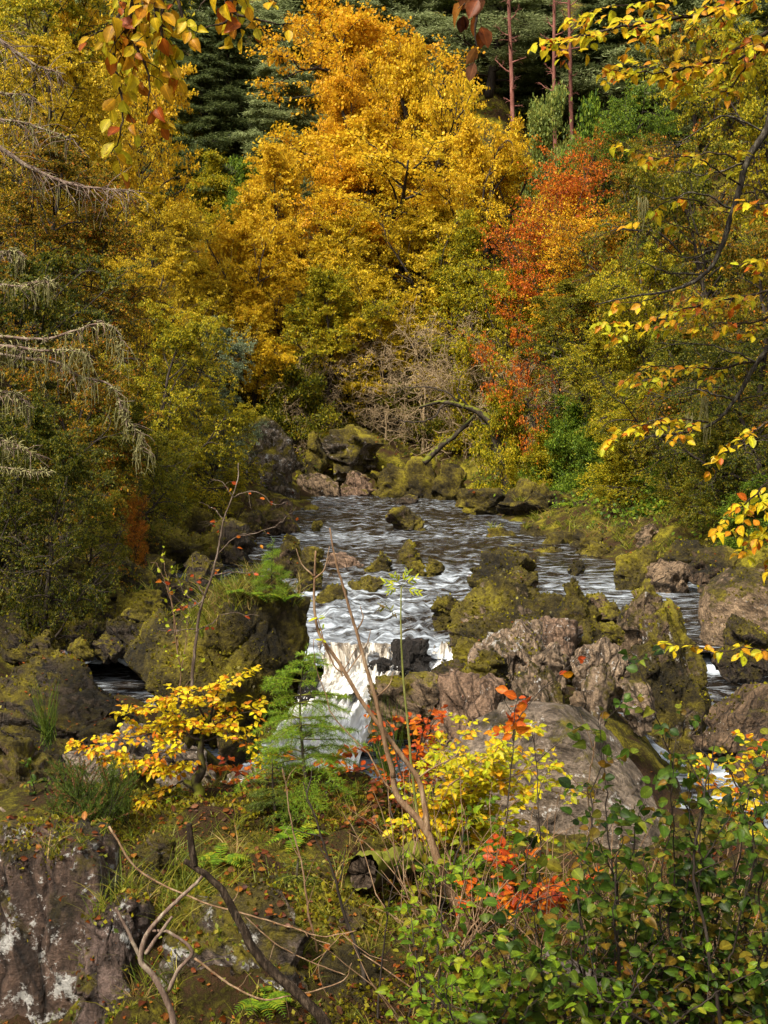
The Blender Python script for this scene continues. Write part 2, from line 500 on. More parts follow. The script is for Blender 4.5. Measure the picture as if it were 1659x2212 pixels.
ROCK = rock_mat(); GROUND = ground_mat()
WATER = water_mat('peaty_river_water'); FALL = fall_mat()
BARK = bark_mat('dark_bark', (0.012, 0.009, 0.007), (0.035, 0.026, 0.02), (0.085, 0.07, 0.055))
BARKN = bark_mat('near_bark', (0.008, 0.006, 0.004), (0.028, 0.018, 0.011), (0.13, 0.095, 0.065), scale=48)
BARKM = bark_mat('mossy_bark', (0.014, 0.011, 0.008), (0.04, 0.03, 0.02), (0.1, 0.085, 0.06), moss=0.22)
PINEB = bark_mat('red_pine_bark', (0.06, 0.022, 0.016), (0.17, 0.065, 0.048), (0.30, 0.14, 0.11), scale=3)
GREYT = bark_mat('pale_twigs', (0.14, 0.095, 0.05), (0.28, 0.20, 0.11), (0.46, 0.36, 0.22), scale=14)
TANB = bark_mat('tan_bark', (0.09, 0.05, 0.028), (0.2, 0.12, 0.065), (0.36, 0.26, 0.16), scale=25)
LICH = bark_mat('beard_lichen', (0.13, 0.12, 0.045), (0.24, 0.22, 0.09), (0.37, 0.34, 0.165), scale=30)
LARCHB = bark_mat('lichen_crusted_bark', (0.05, 0.032, 0.024), (0.15, 0.1, 0.075), (0.34, 0.29, 0.21), scale=22)

PAL = {
    'gold': [(.32, .19, .01), (.56, .33, .010), (.66, .41, .012), (.68, .46, .02), (.50, .38, .015)],
    'amber': [(.36, .19, .01), (.56, .26, .008), (.66, .34, .01), (.68, .40, .012), (.60, .38, .015)],
    'lemon': [(.12, .10, .006), (.38, .28, .01), (.58, .39, .012), (.64, .43, .02), (.34, .27, .012)],
    'red': [(.16, .04, .01), (.38, .07, .008), (.54, .13, .008), (.62, .22, .01), (.40, .08, .015)],
    'rust': [(.16, .05, .012), (.30, .085, .01), (.48, .14, .01), (.55, .22, .012), (.30, .17, .012)],
    'yellowgreen': [(.022, .036, .005), (.12, .14, .008), (.30, .27, .010), (.54, .40, .012), (.26, .26, .012), (.46, .29, .01)],
    'olive': [(.010, .018, .003), (.045, .06, .006), (.12, .13, .008), (.30, .25, .010), (.09, .11, .008), (.26, .16, .008)],
    'olivedark': [(.007, .013, .003), (.025, .038, .004), (.06, .078, .006), (.20, .16, .008), (.045, .065, .006)],
    'oliverust': [(.010, .016, .004), (.045, .055, .006), (.13, .12, .007), (.42, .20, .009), (.13, .13, .01), (.44, .12, .01)],
    'green': [(.014, .03, .005), (.05, .10, .010), (.12, .20, .014), (.22, .28, .02), (.09, .15, .012)],
    'greygreen': [(.03, .05, .02), (.09, .13, .06), (.19, .24, .13), (.30, .34, .2), (.10, .14, .05)],
    'pine': [(.05, .06, .02), (.13, .16, .05), (.24, .28, .10), (.34, .38, .16), (.12, .15, .05)],
    'spruce': [(.02, .03, .010), (.05, .068, .018), (.09, .115, .03), (.13, .155, .045), (.045, .062, .018)],
    'larch': [(.07, .10, .02), (.12, .17, .03), (.2, .24, .05), (.28, .28, .05), (.14, .18, .03)],
}
LM = {k: leaf_mat('leaves_' + k, v, trans=0.35 if k in ('pine', 'spruce') else 0.42, var=.72) for k, v in PAL.items()}
NEARP = {
    'hang': [(.40, .10, .01), (.62, .34, .01), (.66, .50, .015), (.5, .48, .02), (.64, .44, .012), (.36, .08, .01)],
    'beechnear': [(.46, .11, .01), (.62, .40, .012), (.62, .52, .015), (.40, .44, .015), (.62, .46, .012), (.52, .2, .01)],
    'sapling': [(.5, .16, .01), (.64, .46, .012), (.66, .54, .015), (.62, .56, .018), (.64, .44, .012), (.46, .13, .01)],
    'yellowbush': [(.64, .30, .012), (.62, .46, .015), (.56, .48, .015), (.38, .42, .015), (.5, .46, .015), (.3, .36, .015)],
    'redbush': [(.24, .035, .012), (.45, .07, .01), (.56, .15, .01), (.40, .05, .012), (.6, .25, .01)],
    'alder': [(.014, .032, .006), (.04, .085, .009), (.08, .15, .014), (.05, .095, .010), (.17, .22, .018), (.20, .11, .014), (.06, .10, .01)],
    'bramble': [(.04, .08, .008), (.10, .19, .012), (.20, .30, .015), (.14, .24, .014), (.30, .34, .02), (.12, .05, .01)],
    'needle': [(.035, .09, .012), (.09, .20, .016), (.17, .32, .022), (.11, .23, .018), (.22, .34, .025)],
    'needledull': [(.02, .045, .01), (.05, .09, .014), (.10, .15, .02), (.14, .18, .022), (.06, .10, .014)],
    'heather': [(.03, .045, .008), (.06, .085, .012), (.10, .11, .015), (.20, .09, .03), (.08, .07, .012)],
    'litter': [(.10, .028, .012), (.24, .06, .012), (.38, .10, .012), (.18, .05, .018), (.50, .24, .02), (.30, .12, .05)],
    'grass': [(.05, .075, .008), (.12, .15, .012), (.22, .22, .018), (.32, .26, .04), (.14, .17, .012)],
    'straw': [(.16, .10, .035), (.3, .19, .06), (.40, .28, .09), (.2, .2, .03), (.14, .15, .02)],
    'fern': [(.06, .12, .01), (.12, .22, .014), (.2, .3, .018), (.34, .3, .02), (.14, .24, .014)],
    'rowan': [(.25, .36, .02), (.42, .48, .02), (.5, .5, .02)],
}
NEARP['moss'] = [(.025, .02, .004), (.07, .056, .006), (.15, .125, .008), (.29, .25, .012), (.10, .085, .007)]
NEARP['litter'] = [(.06, .018, .010), (.14, .035, .010), (.30, .08, .012), (.10, .03, .015), (.36, .14, .02), (.20, .08, .035), (.07, .03, .015)]
NEARP['needle'] = [(.05, .11, .012), (.13, .25, .016), (.24, .38, .022), (.16, .28, .018), (.32, .40, .025)]
NM = {k: leaf_mat('near_' + k, v, trans=0.45, rough=0.42, var=0.8, near=k in ('hang', 'beechnear', 'sapling', 'yellowbush', 'redbush', 'alder', 'bramble', 'litter', 'rowan')) for k, v in NEARP.items()}
# ---------------------------------------------------------------- terrain
_yk = [-30, 10, 16, 20, 24, 30, 38, 46, 54, 60, 75, 300]
_xl = [-7.5, -7.5, -8, -8.5, -8.2, -6.9, -4.6, -3.7, -3.4, -3.2, -3, -3]
_xr = [9, 9, 9.5, 9.6, 9.8, 8.6, 6.8, 5.4, 4.0, 3.4, 3, 3]


def sstep(a, b, x):
    t = np.clip((x - a) / (b - a), 0, 1)
    return t * t * (3 - 2 * t)


def bump(x, y, cx, cy, rx, ry):
    return np.exp(-(((x - cx) / rx) ** 2 + ((y - cy) / ry) ** 2))


def H(x, y):
    x = np.atleast_1d(np.asarray(x, float)); y = np.atleast_1d(np.asarray(y, float))
    x, y = np.broadcast_arrays(x, y)
    p = np.stack([x, y, x * 0], -1).reshape(-1, 3)
    n1 = fbm(p * 0.16, 3, 3).reshape(x.shape); n2 = fbm(p * 0.9, 3, 9).reshape(x.shape)
    bed = np.interp(y, [12, 20, 23.6, 25.5, 60], [-3.2, -3.0, -2.4, -0.9, -0.7])
    bed = np.where((x > 4.5) | (x < -3.6), np.maximum(bed, np.interp(y, [12, 20, 24], [-2.0, -1.6, -0.9])), bed)
    dl = np.interp(y, _yk, _xl) - x + n1 * 0.8
    dr = x - np.interp(y, _yk, _xr) + n1 * 0.8
    db = y - 61.0 + n1 * 2.0
    def bank(d, s0, d0, s1, d1, s2):
        d = d + 0.6
        return np.where(d < 0, d * 1.2, np.where(d < d0, d * s0, np.where(d < d1, d0 * s0 + (d - d0) * s1, d0 * s0 + (d1 - d0) * s1 + (d - d1) * s2)))
    L = bank(dl, 0.45, 3.0, 1.0, 14.0, 0.55)
    R = bank(dr, 0.32, 4.5, 0.85, 16.0, 0.5)
    B = bank(db, 0.75, 4.0, 0.72, 45.0, 0.5)
    z = np.maximum(np.maximum(L, R), B)
    z = np.maximum(bed, z - 0.25) + n2 * 0.22 * np.clip((z + 1) * 0.5, 0.15, 1) + n1 * np.clip(z, 0, 3) * 0.3
    # rocky islands and the left shelf under the boulders
    z = np.maximum(z, -2.4 + 2.6 * bump(x, y, 2.9, 19.8, 2.2, 4.4))
    z = np.maximum(z, -2.4 + 2.5 * bump(x, y, -4.4, 19.5, 1.9, 3.0))
    # the near ledge below the viewpoint
    zn = np.interp(y, [-30, 0, 2.6, 4.2, 6.5, 9.0, 10.0, 12.0, 14.0, 16], [6, 3.3, 2.5, 1.85, 2.0, 2.15, 1.7, 0.4, -1.6, -3.2])
    zr = np.interp(y, [-30, 0, 2.6, 4.2, 6.5, 9.0, 11.0, 13.4, 15, 17], [6, 3.3, 2.5, 1.95, 1.75, 1.35, 0.9, 0.5, -1.2, -3.2])
    zl = np.interp(y, [-30, 0, 2.6, 4.2, 5.8, 6.6, 8.2, 9.5, 12, 14, 16], [6, 3.3, 2.2, 1.1, 1.0, 1.4, 1.9, 1.9, 1.0, 0.0, -2.2])
    wr = sstep(-0.3, 0.9, x); wl = sstep(-1.2, -1.9, x)
    zn = zn * (1 - wr) * (1 - wl) + zr * wr + zl * wl
    zn = zn - sstep(3.6, 5.2, x) * 2.2 * sstep(7.5, 10.5, y) - sstep(-4.0, -6.0, x) * 1.5 * sstep(8, 12, y)
    zn = zn + n2 * 0.1 + n1 * 0.15
    return np.maximum(z, zn)


def h1(x, y):
    return float(H(x, y)[0])


def build_ground():
    xs = np.concatenate([np.arange(-95, -30, 3.0), np.arange(-30, -13, 0.7), np.arange(-13, 13, 0.13), np.arange(13, 30, 0.7), np.arange(30, 96, 3.0)])
    ys = np.concatenate([np.arange(-24, 2, 1.0), np.arange(2, 15, 0.1), np.arange(15, 34, 0.2), np.arange(34, 72, 0.4), np.arange(72, 300, 2.5)])
    X, Y = np.meshgrid(xs, ys)
    Z = H(X, Y)
    p = np.stack([X, Y, Z], -1).reshape(-1, 3)
    near = np.clip(1.5 - np.abs(Y - 8) / 12, 0, 1).ravel()
    p[:, 2] += fbm(p * 3.2, 4, 21) * 0.07 * (0.4 + near)
    nx, ny = len(xs), len(ys)
    i = np.arange(ny - 1)[:, None] * nx + np.arange(nx - 1)[None]
    Fq = np.stack([i, i + 1, i + nx + 1, i + nx], -1).reshape(-1, 4)
    mb = MB(); mb.add(p, Fq)
    tag(mb.build('ground', GROUND, smooth=True), kind='structure')


# ---------------------------------------------------------------- water
def grid_sheet(name, xs, ys, zf, turbf, mat):
    X, Y = np.meshgrid(xs, ys)
    Z = zf(X, Y)
    p = np.stack([X, Y, Z], -1).reshape(-1, 3)
    nx, ny = len(xs), len(ys)
    i = np.arange(ny - 1)[:, None] * nx + np.arange(nx - 1)[None]
    Fq = np.stack([i, i + 1, i + nx + 1, i + nx], -1).reshape(-1, 4)
    mb = MB(); mb.add(p, Fq, 0.5, turbf(X, Y).ravel())
    return tag(mb.build(name, mat, smooth=True), kind='structure')


def pool_z(X, Y):
    p = np.stack([X * 1.0, Y * 1.0, X * 0], -1).reshape(-1, 3)
    rough = (0.5 + 0.9 * sstep(40, 25, Y)) * sstep(6.2, 3.0, X)+0.35
    w = ridged(p * np.array([0.8, 1.15, 1]) + 0.5 * fbm(p * 0.7, 2, 4)[:, None], 3, 31).reshape(X.shape)
    w2 = fbm(p * 3.4, 3, 41).reshape(X.shape)
    z = rough * (0.05 * w + 0.04 * w2)
    # the tongue bends down to the lip
    z = z - 0.22 * sstep(24.7, 23.6, Y) * sstep(3.2, 1.4, X)
    return z


def pool_t(X, Y):
    p = np.stack([X, Y, X * 0], -1).reshape(-1, 3)
    t = 0.10 + (0.22 * sstep(40, 27, Y) + 0.16 * sstep(27, 24.5, Y)) * sstep(4.5, 1, X)
    t = t + 0.22 * bump(X, Y, -1.6, 42.5, 2.4, 1.4) + 0.15 * bump(X, Y, 2, 34, 1.5, 2) + 0.25 * bump(X, Y, 6.5, 32, 2, 2.5)
    t = t + 0.10 * fbm(p * 0.35, 2, 77).reshape(X.shape) + 0.06 * bump(X, Y, 0, 57, 4, 3)
    return t


def build_water():
    grid_sheet('river', np.arange(-7.8, 10.6, 0.09), np.concatenate([np.arange(23.6, 36, 0.07), np.arange(36, 64, 0.13)]), pool_z, pool_t, WATER)
    # lower pool under the fall
    grid_sheet('plunge_pool_water', np.arange(-7, 6, 0.12), np.arange(11, 24.2, 0.12),
               lambda X, Y: -1.85 + 0.06 * fbm(np.stack([X, Y, X * 0], -1).reshape(-1, 3) * 1.6, 3, 8).reshape(X.shape),
               lambda X, Y: 0.15 + 0.75 * bump(X, Y, -1.6, 21.6, 1.8, 2.0), WATER)
    # right-hand channel: a step down past the pillar rock
    def chan(X, Y):
        p = np.stack([X, Y, X * 0], -1).reshape(-1, 3)
        base = np.interp(Y, [12, 19.0, 19.9, 20.7, 21.3, 23.0, 24.6, 26.2], [-1.3, -0.95, -0.9, -0.5, -0.33, -0.3, -0.2, -0.03])
        return base + 0.03 * fbm(p * 2.2, 3, 18).reshape(X.shape)
    def chant(X, Y):
        return 0.12 + 0.75 * bump(X, Y, 5.0, 19.4, 1.0, 0.75) + 1.15 * bump(X, Y, 6.35, 24.0, 0.75, 0.8) + 0.4 * bump(X, Y, 5.3, 20.4, 0.8, .6) + 0.6 * bump(X, Y, 5.0, 16.5, 1.2, 1.2)
    grid_sheet('side_channel_water', np.arange(3.6, 9.8, 0.06), np.arange(12, 26.3, 0.06), chan, chant, WATER)
    # left back channel among the dark boulders
    grid_sheet('back_channel_water', np.arange(-8.4, -3.2, 0.09), np.arange(17, 29, 0.09),
               lambda X, Y: np.interp(Y, [17, 29], [-1.15, -0.25]) + 0.025 * fbm(np.stack([X, Y, X * 0], -1).reshape(-1, 3) * 1.9, 3, 28).reshape(X.shape),
               lambda X, Y: 0.05 + 0.14 * bump(X, Y, -6.0, 23.6, 1.6, 1.4), WATER)
    # the fall: broken water from the lip to a ledge, then a white fan into the pool
    rng = np.random.default_rng(4)
    def curtain(name, Lc, Rc, nv, nu, amp, arch, v0, v1, us, froth):
        Lp = resample(Lc, nv); Rp = resample(Rc, nv)
        u = np.linspace(0, 1, nu)
        G = Lp[:, None] * (1 - u)[None, :, None] + Rp[:, None] * u[None, :, None]
        U, V = np.meshgrid(u, np.linspace(0, 1, nv))
        q = np.stack([U * us, V * 2.4 + 3 * v0, U * 0], -1).reshape(-1, 3)
        q = q + 0.4 * fbm(q * .8, 2, 5)[:, None]
        d = (fbm(q, 5, 51, .6) * 0.9 + ridged(q * np.array([1.7, 1, 1]), 3, 61) * 0.35 + fbm(q * np.array([3.5, 5, 1]), 3, 71) * .35).reshape(U.shape) * amp
        env = np.clip(V * 4 + .25, 0.25, 1)
        G[..., 1] -= d * env + arch * np.sin(pi * U) * np.sin(pi * np.clip(V * 1.1, 0, 1))
        G[..., 2] += d * 0.9 * env + 0.5 * arch * np.sin(pi * U) * sstep(0, .3, V)
        i = np.arange(nv - 1)[:, None] * nu + np.arange(nu - 1)[None]
        mb = MB(); mb.add(G.reshape(-1, 3), np.stack([i, i + nu, i + nu + 1, i + 1], -1).reshape(-1, 4), (U * us / 9).ravel(), (v0 + (v1 - v0) * V).ravel())
        # flying froth and spray
        k = rng.integers(0, nv, froth); c = rng.integers(0, nu, froth)
        c = np.where(rng.random(froth) < .45, np.where(rng.random(froth) < .5, rng.integers(0, 6, froth), nu - 1 - rng.integers(0, 6, froth)), c)
        Pn = G[k, c] + rng.normal(0, 1, (froth, 3)) * np.array([.07, .06, .07]) + np.array([0, -.06, .04])
        T = np.array([(1, 1, 1), (-1, -1, 1), (-1, 1, -1), (1, -1, -1)], float)
        W = Pn[:, None] + T[None] * (rng.uniform(.003, .009, froth) * rng.uniform(.5, 1, froth))[:, None, None]
        mb.add(W.reshape(-1, 3), np.array([(0, 1, 2), (0, 3, 1), (0, 2, 3), (1, 3, 2)])[None].repeat(froth, 0).reshape(-1, 3) + np.repeat(np.arange(froth) * 4, 4)[:, None], .5, 1.0)
        tag(mb.build(name, FALL, smooth=True), kind='structure')
    curtain('upper_cascade_water', [P(684, 1388, 24.3), P(692, 1412, 23.9), P(700, 1445, 23.3), P(690, 1480, 22.8), P(655, 1515, 22.3)], [P(890, 1390, 24.3), P(880, 1412, 23.9), P(868, 1445, 23.3), P(850, 1480, 22.6), P(828, 1515, 22.1)], 110, 130, .15, .12, 0.0, .42, 6, 200)
    curtain('waterfall_water', [P(668, 1480, 22.8), P(640, 1530, 22.4), P(600, 1580, 22.1), P(568, 1650, 21.6), P(535, 1740, 21.0)], [P(845, 1485, 22.7), P(822, 1540, 22.3), P(795, 1600, 21.9), P(770, 1680, 21.3), P(750, 1760, 20.8)], 110, 130, .2, .3, .36, 1.0, 9, 700)
    # small side chute between the dark lip stone and the main rock
    Lp = resample([P(936, 1392, 24.2), P(930, 1425, 23.6), P(900, 1470, 23.0)], 30)
    Rp = resample([P(985, 1392, 24.2), P(982, 1428, 23.6), P(955, 1475, 23.0)], 30)
    u = np.linspace(0, 1, 40)
    G = Lp[:, None] * (1 - u)[None, :, None] + Rp[:, None] * u[None, :, None]
    U, V = np.meshgrid(u, np.linspace(0, 0.8, 30))
    q = np.stack([U * 5, V * 2.2, U * 0], -1).reshape(-1, 3)
    d = fbm(q, 4, 53).reshape(U.shape) * 0.1
    G[..., 1] -= d; G[..., 2] += d
    i = np.arange(29)[:, None] * 40 + np.arange(39)[None]
    mb = MB(); mb.add(G.reshape(-1, 3), np.stack([i, i + 40, i + 41, i + 1], -1).reshape(-1, 4), U.ravel() * .4, V.ravel())
    tag(mb.build('side_chute_water', FALL, smooth=True), kind='structure')


# ---------------------------------------------------------------- rocks
_ico = {}


def ico(level):
    if level not in _ico:
        import bmesh
        bm = bmesh.new()
        bmesh.ops.create_icosphere(bm, subdivisions=level, radius=1)
        V = np.array([v.co[:] for v in bm.verts])
        Fc = np.array([[v.index for v in f.verts] for f in bm.faces])
        bm.free()
        _ico[level] = (V, Fc)
    return _ico[level]


def rock_shape(seed, half, e=3.0, level=5, ncut=6, cuts=(), rough=0.10, strata=0.05, bed=(0.25, 0.35, 0.9), facet=1.0):
    """a boulder in metres: superquadric, sawn by soft planes, then worn by noise along its bedding"""
    rng = np.random.default_rng(seed)
    n, Fc = ico(level)
    r = (np.abs(n) ** e).sum(1) ** (1 / e)
    p = n / r[:, None]
    planes = list(cuts)
    for _ in range(ncut if facet < .5 else ncut * 2 + 2):
        d = unit(rng.normal(0, 1, 3) * np.array([1, 1, 0.8]))
        planes.append((*d, rng.uniform(0.60, 0.92)))
    for (a, b, c, d) in planes:
        nn = unit(np.array([a, b, c]))
        s = p @ nn - d
        p = p - np.where(s > 0, s * 0.97, 0)[:, None] * nn
    half = np.asarray(half, float)
    q = p * half
    size = float(np.cbrt(half.prod()))
    off = rng.uniform(-50, 50, 3)
    nrm = unit(n / half)
    f1 = fbm(q / size * 0.9 + off, 3, seed % 97)
    f2 = ridged(q / size * 2.2 + off, 4, seed % 89)
    bd = unit(np.array(bed))
    t = q @ bd
    lam = 0.45 * size
    st = vnoise(np.stack([t / lam * 2.6, t * 0 + 3.1, f1 * 0.6], -1) + off, 5) + 0.6 * vnoise(np.stack([t / lam * 7, t * 0 + 1.1, f1], -1) + off, 8)
    f3 = fbm(q * 3.0 + off, 4, 13)
    # joints: irregular blocks, longer along the bedding, each set a little proud, sunk or tilted
    def cells(num, amp, tilt, crack):
        S = q[rng.integers(0, len(q), num)]
        wq = q + size * .10 * np.stack([f1, vnoise(q / size * 1.7 + off + 9, 3), vnoise(q / size * 1.7 - off, 4)], -1)
        def warp(a): return a + (a @ bd)[:, None] * bd * 1.3
        A = warp(wq); B = warp(S)
        D = (A * A).sum(1)[:, None] - 2 * A @ B.T + (B * B).sum(1)[None]
        i1 = D.argmin(1); d1 = np.sqrt(np.maximum(D[np.arange(len(q)), i1], 0)); D[np.arange(len(q)), i1] = 1e9
        d2 = np.sqrt(np.maximum(D.min(1), 0))
        g = rng.normal(0, 1, (num, 3)); h = rng.normal(0, 1, num)
        lim = size / math.sqrt(num)
        out = amp * h[i1] + tilt * ((q - S[i1]) * g[i1]).sum(1) / size
        return out - crack * np.exp(-((d2 - d1) / (lim * .16)) ** 2)
    fac = facet
    disp = size * (rough * f1 * .75 + rough * 0.4 * (f2 - 0.4) + strata * st) + (fac * size * (cells(16, .075, .13, .06) + cells(110, .026, .08, .03))) + 0.025 * f3
    if level >= 6: disp = disp + fac * size * cells(420, .010, .04, .012)
    q = q + nrm * disp[:, None]
    lo, hi = q.min(0), q.max(0)
    return q - (lo + hi) / 2, Fc, (hi - lo) / 2


ROCKS = []; SURF = []


def rock(x0, x1, yt, yb, Y, label, seed=1, e=3.0, moss=0.5, lich=0.2, tone=(.36, .31, .27), ncut=6, cuts=(), level=5, depth=0.85,
         rough=0.10, strata=0.05, bed=(0.3, 0.3, 0.9), name='boulder', cat='boulder', group=None, sink=0.3, rz=0.0, facet=1.0, bedding=None):
    """a boulder that fills the photo box x0..x1, yt..yb at distance Y"""
    A = P(x0, (yt + yb) / 2, Y); Bp = P(x1, (yt + yb) / 2, Y)
    zt = P((x0 + x1) / 2, yt, Y)[2]; zb = P((x0 + x1) / 2, yb, Y)[2]
    w = (Bp[0] - A[0]) / 2
    hgt = (zt - zb)
    hz = hgt * (1 + sink) / 2
    q, Fc, hh = rock_shape(seed, (w, w * depth, hz), e, level, ncut, cuts, rough, strata, bed, facet)
    q = q * (np.array([w, w * depth, hz]) / hh)
    mb = MB(); mb.add(q, Fc)
    o = mb.build(name, ROCK, smooth=True)
    o.location = ((A[0] + Bp[0]) / 2, Y, zt - hz)
    o.rotation_euler = (0, 0, rz)
    o.color = (*tone, 1)
    o['bedding'] = float(bedding if bedding is not None else ((seed * 7919) % 100 - 50) / 85.0); o['joints'] = 0.85 if facet > .5 else 0.12; o['moss'] = float(moss + (.10 if moss > .1 else .04)); o['lichen'] = float(lich)
    tag(o, label, cat, group)
    ROCKS.append(o)
    W = q * 1.0
    if rz: W = W @ np.array([[cos(rz), sin(rz), 0], [-sin(rz), cos(rz), 0], [0, 0, 1]])
    tri = W[Fc]; fn = np.cross(tri[:, 1] - tri[:, 0], tri[:, 2] - tri[:, 0])
    SURF.append((tri.mean(1) + np.array(o.location), unit(fn), np.linalg.norm(fn, axis=1) / 2, float(moss)))
    return o


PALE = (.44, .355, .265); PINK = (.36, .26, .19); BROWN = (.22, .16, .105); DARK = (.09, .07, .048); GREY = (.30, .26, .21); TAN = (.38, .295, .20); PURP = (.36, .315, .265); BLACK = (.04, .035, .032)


def build_rocks():
    G = 'boulders in and beside the river'
    R = lambda *a, **k: rock(*a, **{**dict(group=G), **k})
    # far end of the pool
    R(512, 655, 898, 1085, 57, 'tall grey cliff-like boulder at the far left corner of the pool, half covered in moss', 11, 3.2, .42, .75, GREY, depth=.9, strata=.08)
    R(690, 832, 916, 1012, 62, 'big ledged boulder with thick moss cap at the far end of the pool', 12, 3.6, .6, .6, GREY, depth=.8, strata=.1, bed=(.1, .1, 1))
    R(648, 712, 930, 1020, 61.5, 'mossy shoulder boulder leaning on the left side of the moss-capped ledged boulder', 13, 2.6, .85, .1, DARK)
    R(640, 735, 1022, 1082, 60, 'low reddish-brown rock shelf at the far left waterline', 14, 3.5, .15, .2, TAN, depth=.6)
    R(725, 815, 1015, 1080, 60.3, 'low brown waterline rock below the moss-capped ledged boulder', 15, 3.0, .25, .2, PINK, depth=.6)
    R(800, 900, 1000, 1082, 60, 'rounded green mossy boulder right of the brown waterline rocks', 16, 2.5, .8, .1, DARK)
    R(868, 965, 985, 1078, 59.5, 'dark upright mossy boulder at the far bank, under the bare shrub', 17, 2.8, .75, .1, DARK)
    R(930, 1010, 1000, 1080, 58, 'dark mossy boulder right at the far right corner of the pool', 18, 2.6, .8, 0, DARK)
    R(845, 905, 1068, 1092, 56, 'flat wet stone breaking the far water below the dark upright boulder', 19, 2.5, .2, .2, DARK, level=4)
    R(983, 1100, 1052, 1118, 51, 'long dark slab of mossy rock sloping into the pool on the right bank', 20, 2.8, .7, 0, DARK, depth=.7)
    R(1070, 1240, 1032, 1115, 49.5, 'largest dark mossy boulder of the far right bank, with a shadowed underside', 21, 2.6, .62, .05, DARK, depth=.8)
    R(1220, 1310, 1075, 1140, 46, 'round dark mossy boulder next to the largest dark right-bank boulder', 22, 2.5, .65, .05, DARK)
    # in the pool
    R(832, 920, 1092, 1150, 45, 'lone moss-topped boulder in midstream of the far pool, with slanting layers', 23, 2.6, .52, .35, BROWN, strata=.09, bed=(.55, .1, -.8), cuts=[(.55, 0, .8, .62)], ncut=2, depth=.9)
    R(672, 698, 1124, 1150, 45, 'tiny pointed mossy stone standing in the pool left of the midstream boulder', 24, 2.2, .8, 0, DARK, level=4)
    R(655, 697, 1088, 1114, 53, 'small dark mossy stone near the left edge of the far pool', 25, 2.5, .6, 0, DARK, level=4)
    R(842, 914, 1165, 1240, 36, 'pointed wedge-shaped boulder with moss and a brown face, in the middle of the stream', 26, 2.6, .55, .15, TAN, cuts=[(-.75, -.2, .55, .38), (.75, -.1, .6, .42)], ncut=3)
    R(788, 850, 1190, 1258, 34.5, 'tall lumpy mossy stone left of the pointed wedge boulder', 27, 2.4, .75, .05, BROWN, cuts=[(-.7, 0, .6, .5), (.8, 0, .5, .5)])
    R(876, 922, 1210, 1262, 33.5, 'mossy stone in front of the pointed wedge boulder', 28, 2.6, .7, .1, BROWN)
    R(918, 962, 1205, 1256, 33.2, 'jagged mossy stone with a grass tuft, right end of the midstream cluster', 29, 2.8, .65, .1, BROWN)
    R(688, 800, 1192, 1258, 35.5, 'flat pink water-polished slab in midstream', 30, 2.4, -.25, .2, PINK, depth=.8, rough=.05)
    R(700, 745, 1238, 1262, 33, 'small dark wet stone at the front of the pink slab', 31, 2.4, .05, 0, DARK, level=4)
    R(745, 832, 1242, 1298, 31, 'low rounded mossy boulder below the pink slab', 32, 2.4, .85, 0, DARK)
    R(672, 752, 1262, 1318, 29.5, 'squat mossy boulder behind the big left slab, at the edge of the stream', 33, 3.0, .75, 0, DARK)
    R(640, 700, 1180, 1275, 31, 'dark mossy ridge rock between the young spruce and the pink slab', 34, 2.6, .7, 0, DARK)
    R(588, 660, 1150, 1260, 33, 'brown-topped mossy rock ridge behind the big left slab', 35, 2.6, .6, 0, BROWN)
    R(1226, 1264, 1210, 1242, 34, 'small square mossy stone alone in the right arm of the pool', 36, 3.2, .65, 0, DARK, level=4)
    R(934, 968, 1338, 1368, 25.6, 'small mossy stone just above the fall, beside the main rock', 37, 2.4, .75, 0, DARK, level=4)
    R(843, 938, 1376, 1462, 23.4, 'dark wet boulder splitting the water at the lip of the fall', 38, 2.8, -.1, 0, BLACK, depth=.8)
    R(790, 850, 1418, 1480, 23.2, 'low black wet hump under the broken water left of the dark lip boulder', 39, 2.6, -.2, 0, BLACK, depth=.8)
    R(640, 700, 1440, 1540, 22.4, 'black wet rock at the left side of the fall, under the great slab', 40, 2.8, -.2, 0, BLACK, depth=.8)
    # main rock island
    I = 'boulders of the rock island'
    R(1005, 1165, 1186, 1330, 25, 'mossy knobbly summit boulder at the back of the rock island', 41, 2.8, .8, .35, BROWN, level=6, group=I, strata=.07)
    R(968, 1245, 1248, 1440, 22.4, 'largest boulder of the rock island, mossy with lichen flecks and a pink front', 42, 3.2, .55, .6, PALE, level=6, group=I, cuts=[(-.7, -.5, .55, .75), (.15, -.8, .6, .72)], ncut=4, strata=.06, depth=.75)
    R(1090, 1165, 1222, 1300, 23, 'upright mossy block on the top right of the rock island', 43, 4.0, .6, .5, BROWN, group=I)
    R(1160, 1335, 1250, 1450, 21.6, 'steep ridge-backed boulder with a bright moss edge on the right of the island', 44, 2.6, .72, .3, BROWN, level=6, group=I, cuts=[(.78, -.1, .62, .28), (-.6, -.5, .6, .5)], ncut=3)
    R(1115, 1262, 1328, 1440, 20.6, 'pinkish flat-faced block below the ridge-backed boulder', 45, 4.5, .05, .55, PINK, level=6, group=I, ncut=3)
    R(1012, 1190, 1340, 1480, 19.6, 'pale striped boulder with upright bedding at the front of the island', 46, 3.0, .2, .75, PALE, level=6, group=I, bed=(.9, .2, .25), strata=.09, cuts=[(-.65, -.3, .65, .55)])
    R(975, 1060, 1372, 1440, 20.3, 'moss-covered flank rock on the left of the pale striped boulder', 47, 2.6, .8, .1, BROWN, group=I)
    R(998, 1106, 1402, 1490, 18.4, 'cushion of bright green moss on a low boulder in front of the island', 48, 2.6, .98, 0, BROWN, group=I, rough=.05)
    R(1130, 1235, 1385, 1480, 18.7, 'water-worn pale hump right of the pale striped boulder', 49, 2.5, .12, .4, PALE, group=I, rough=.06)
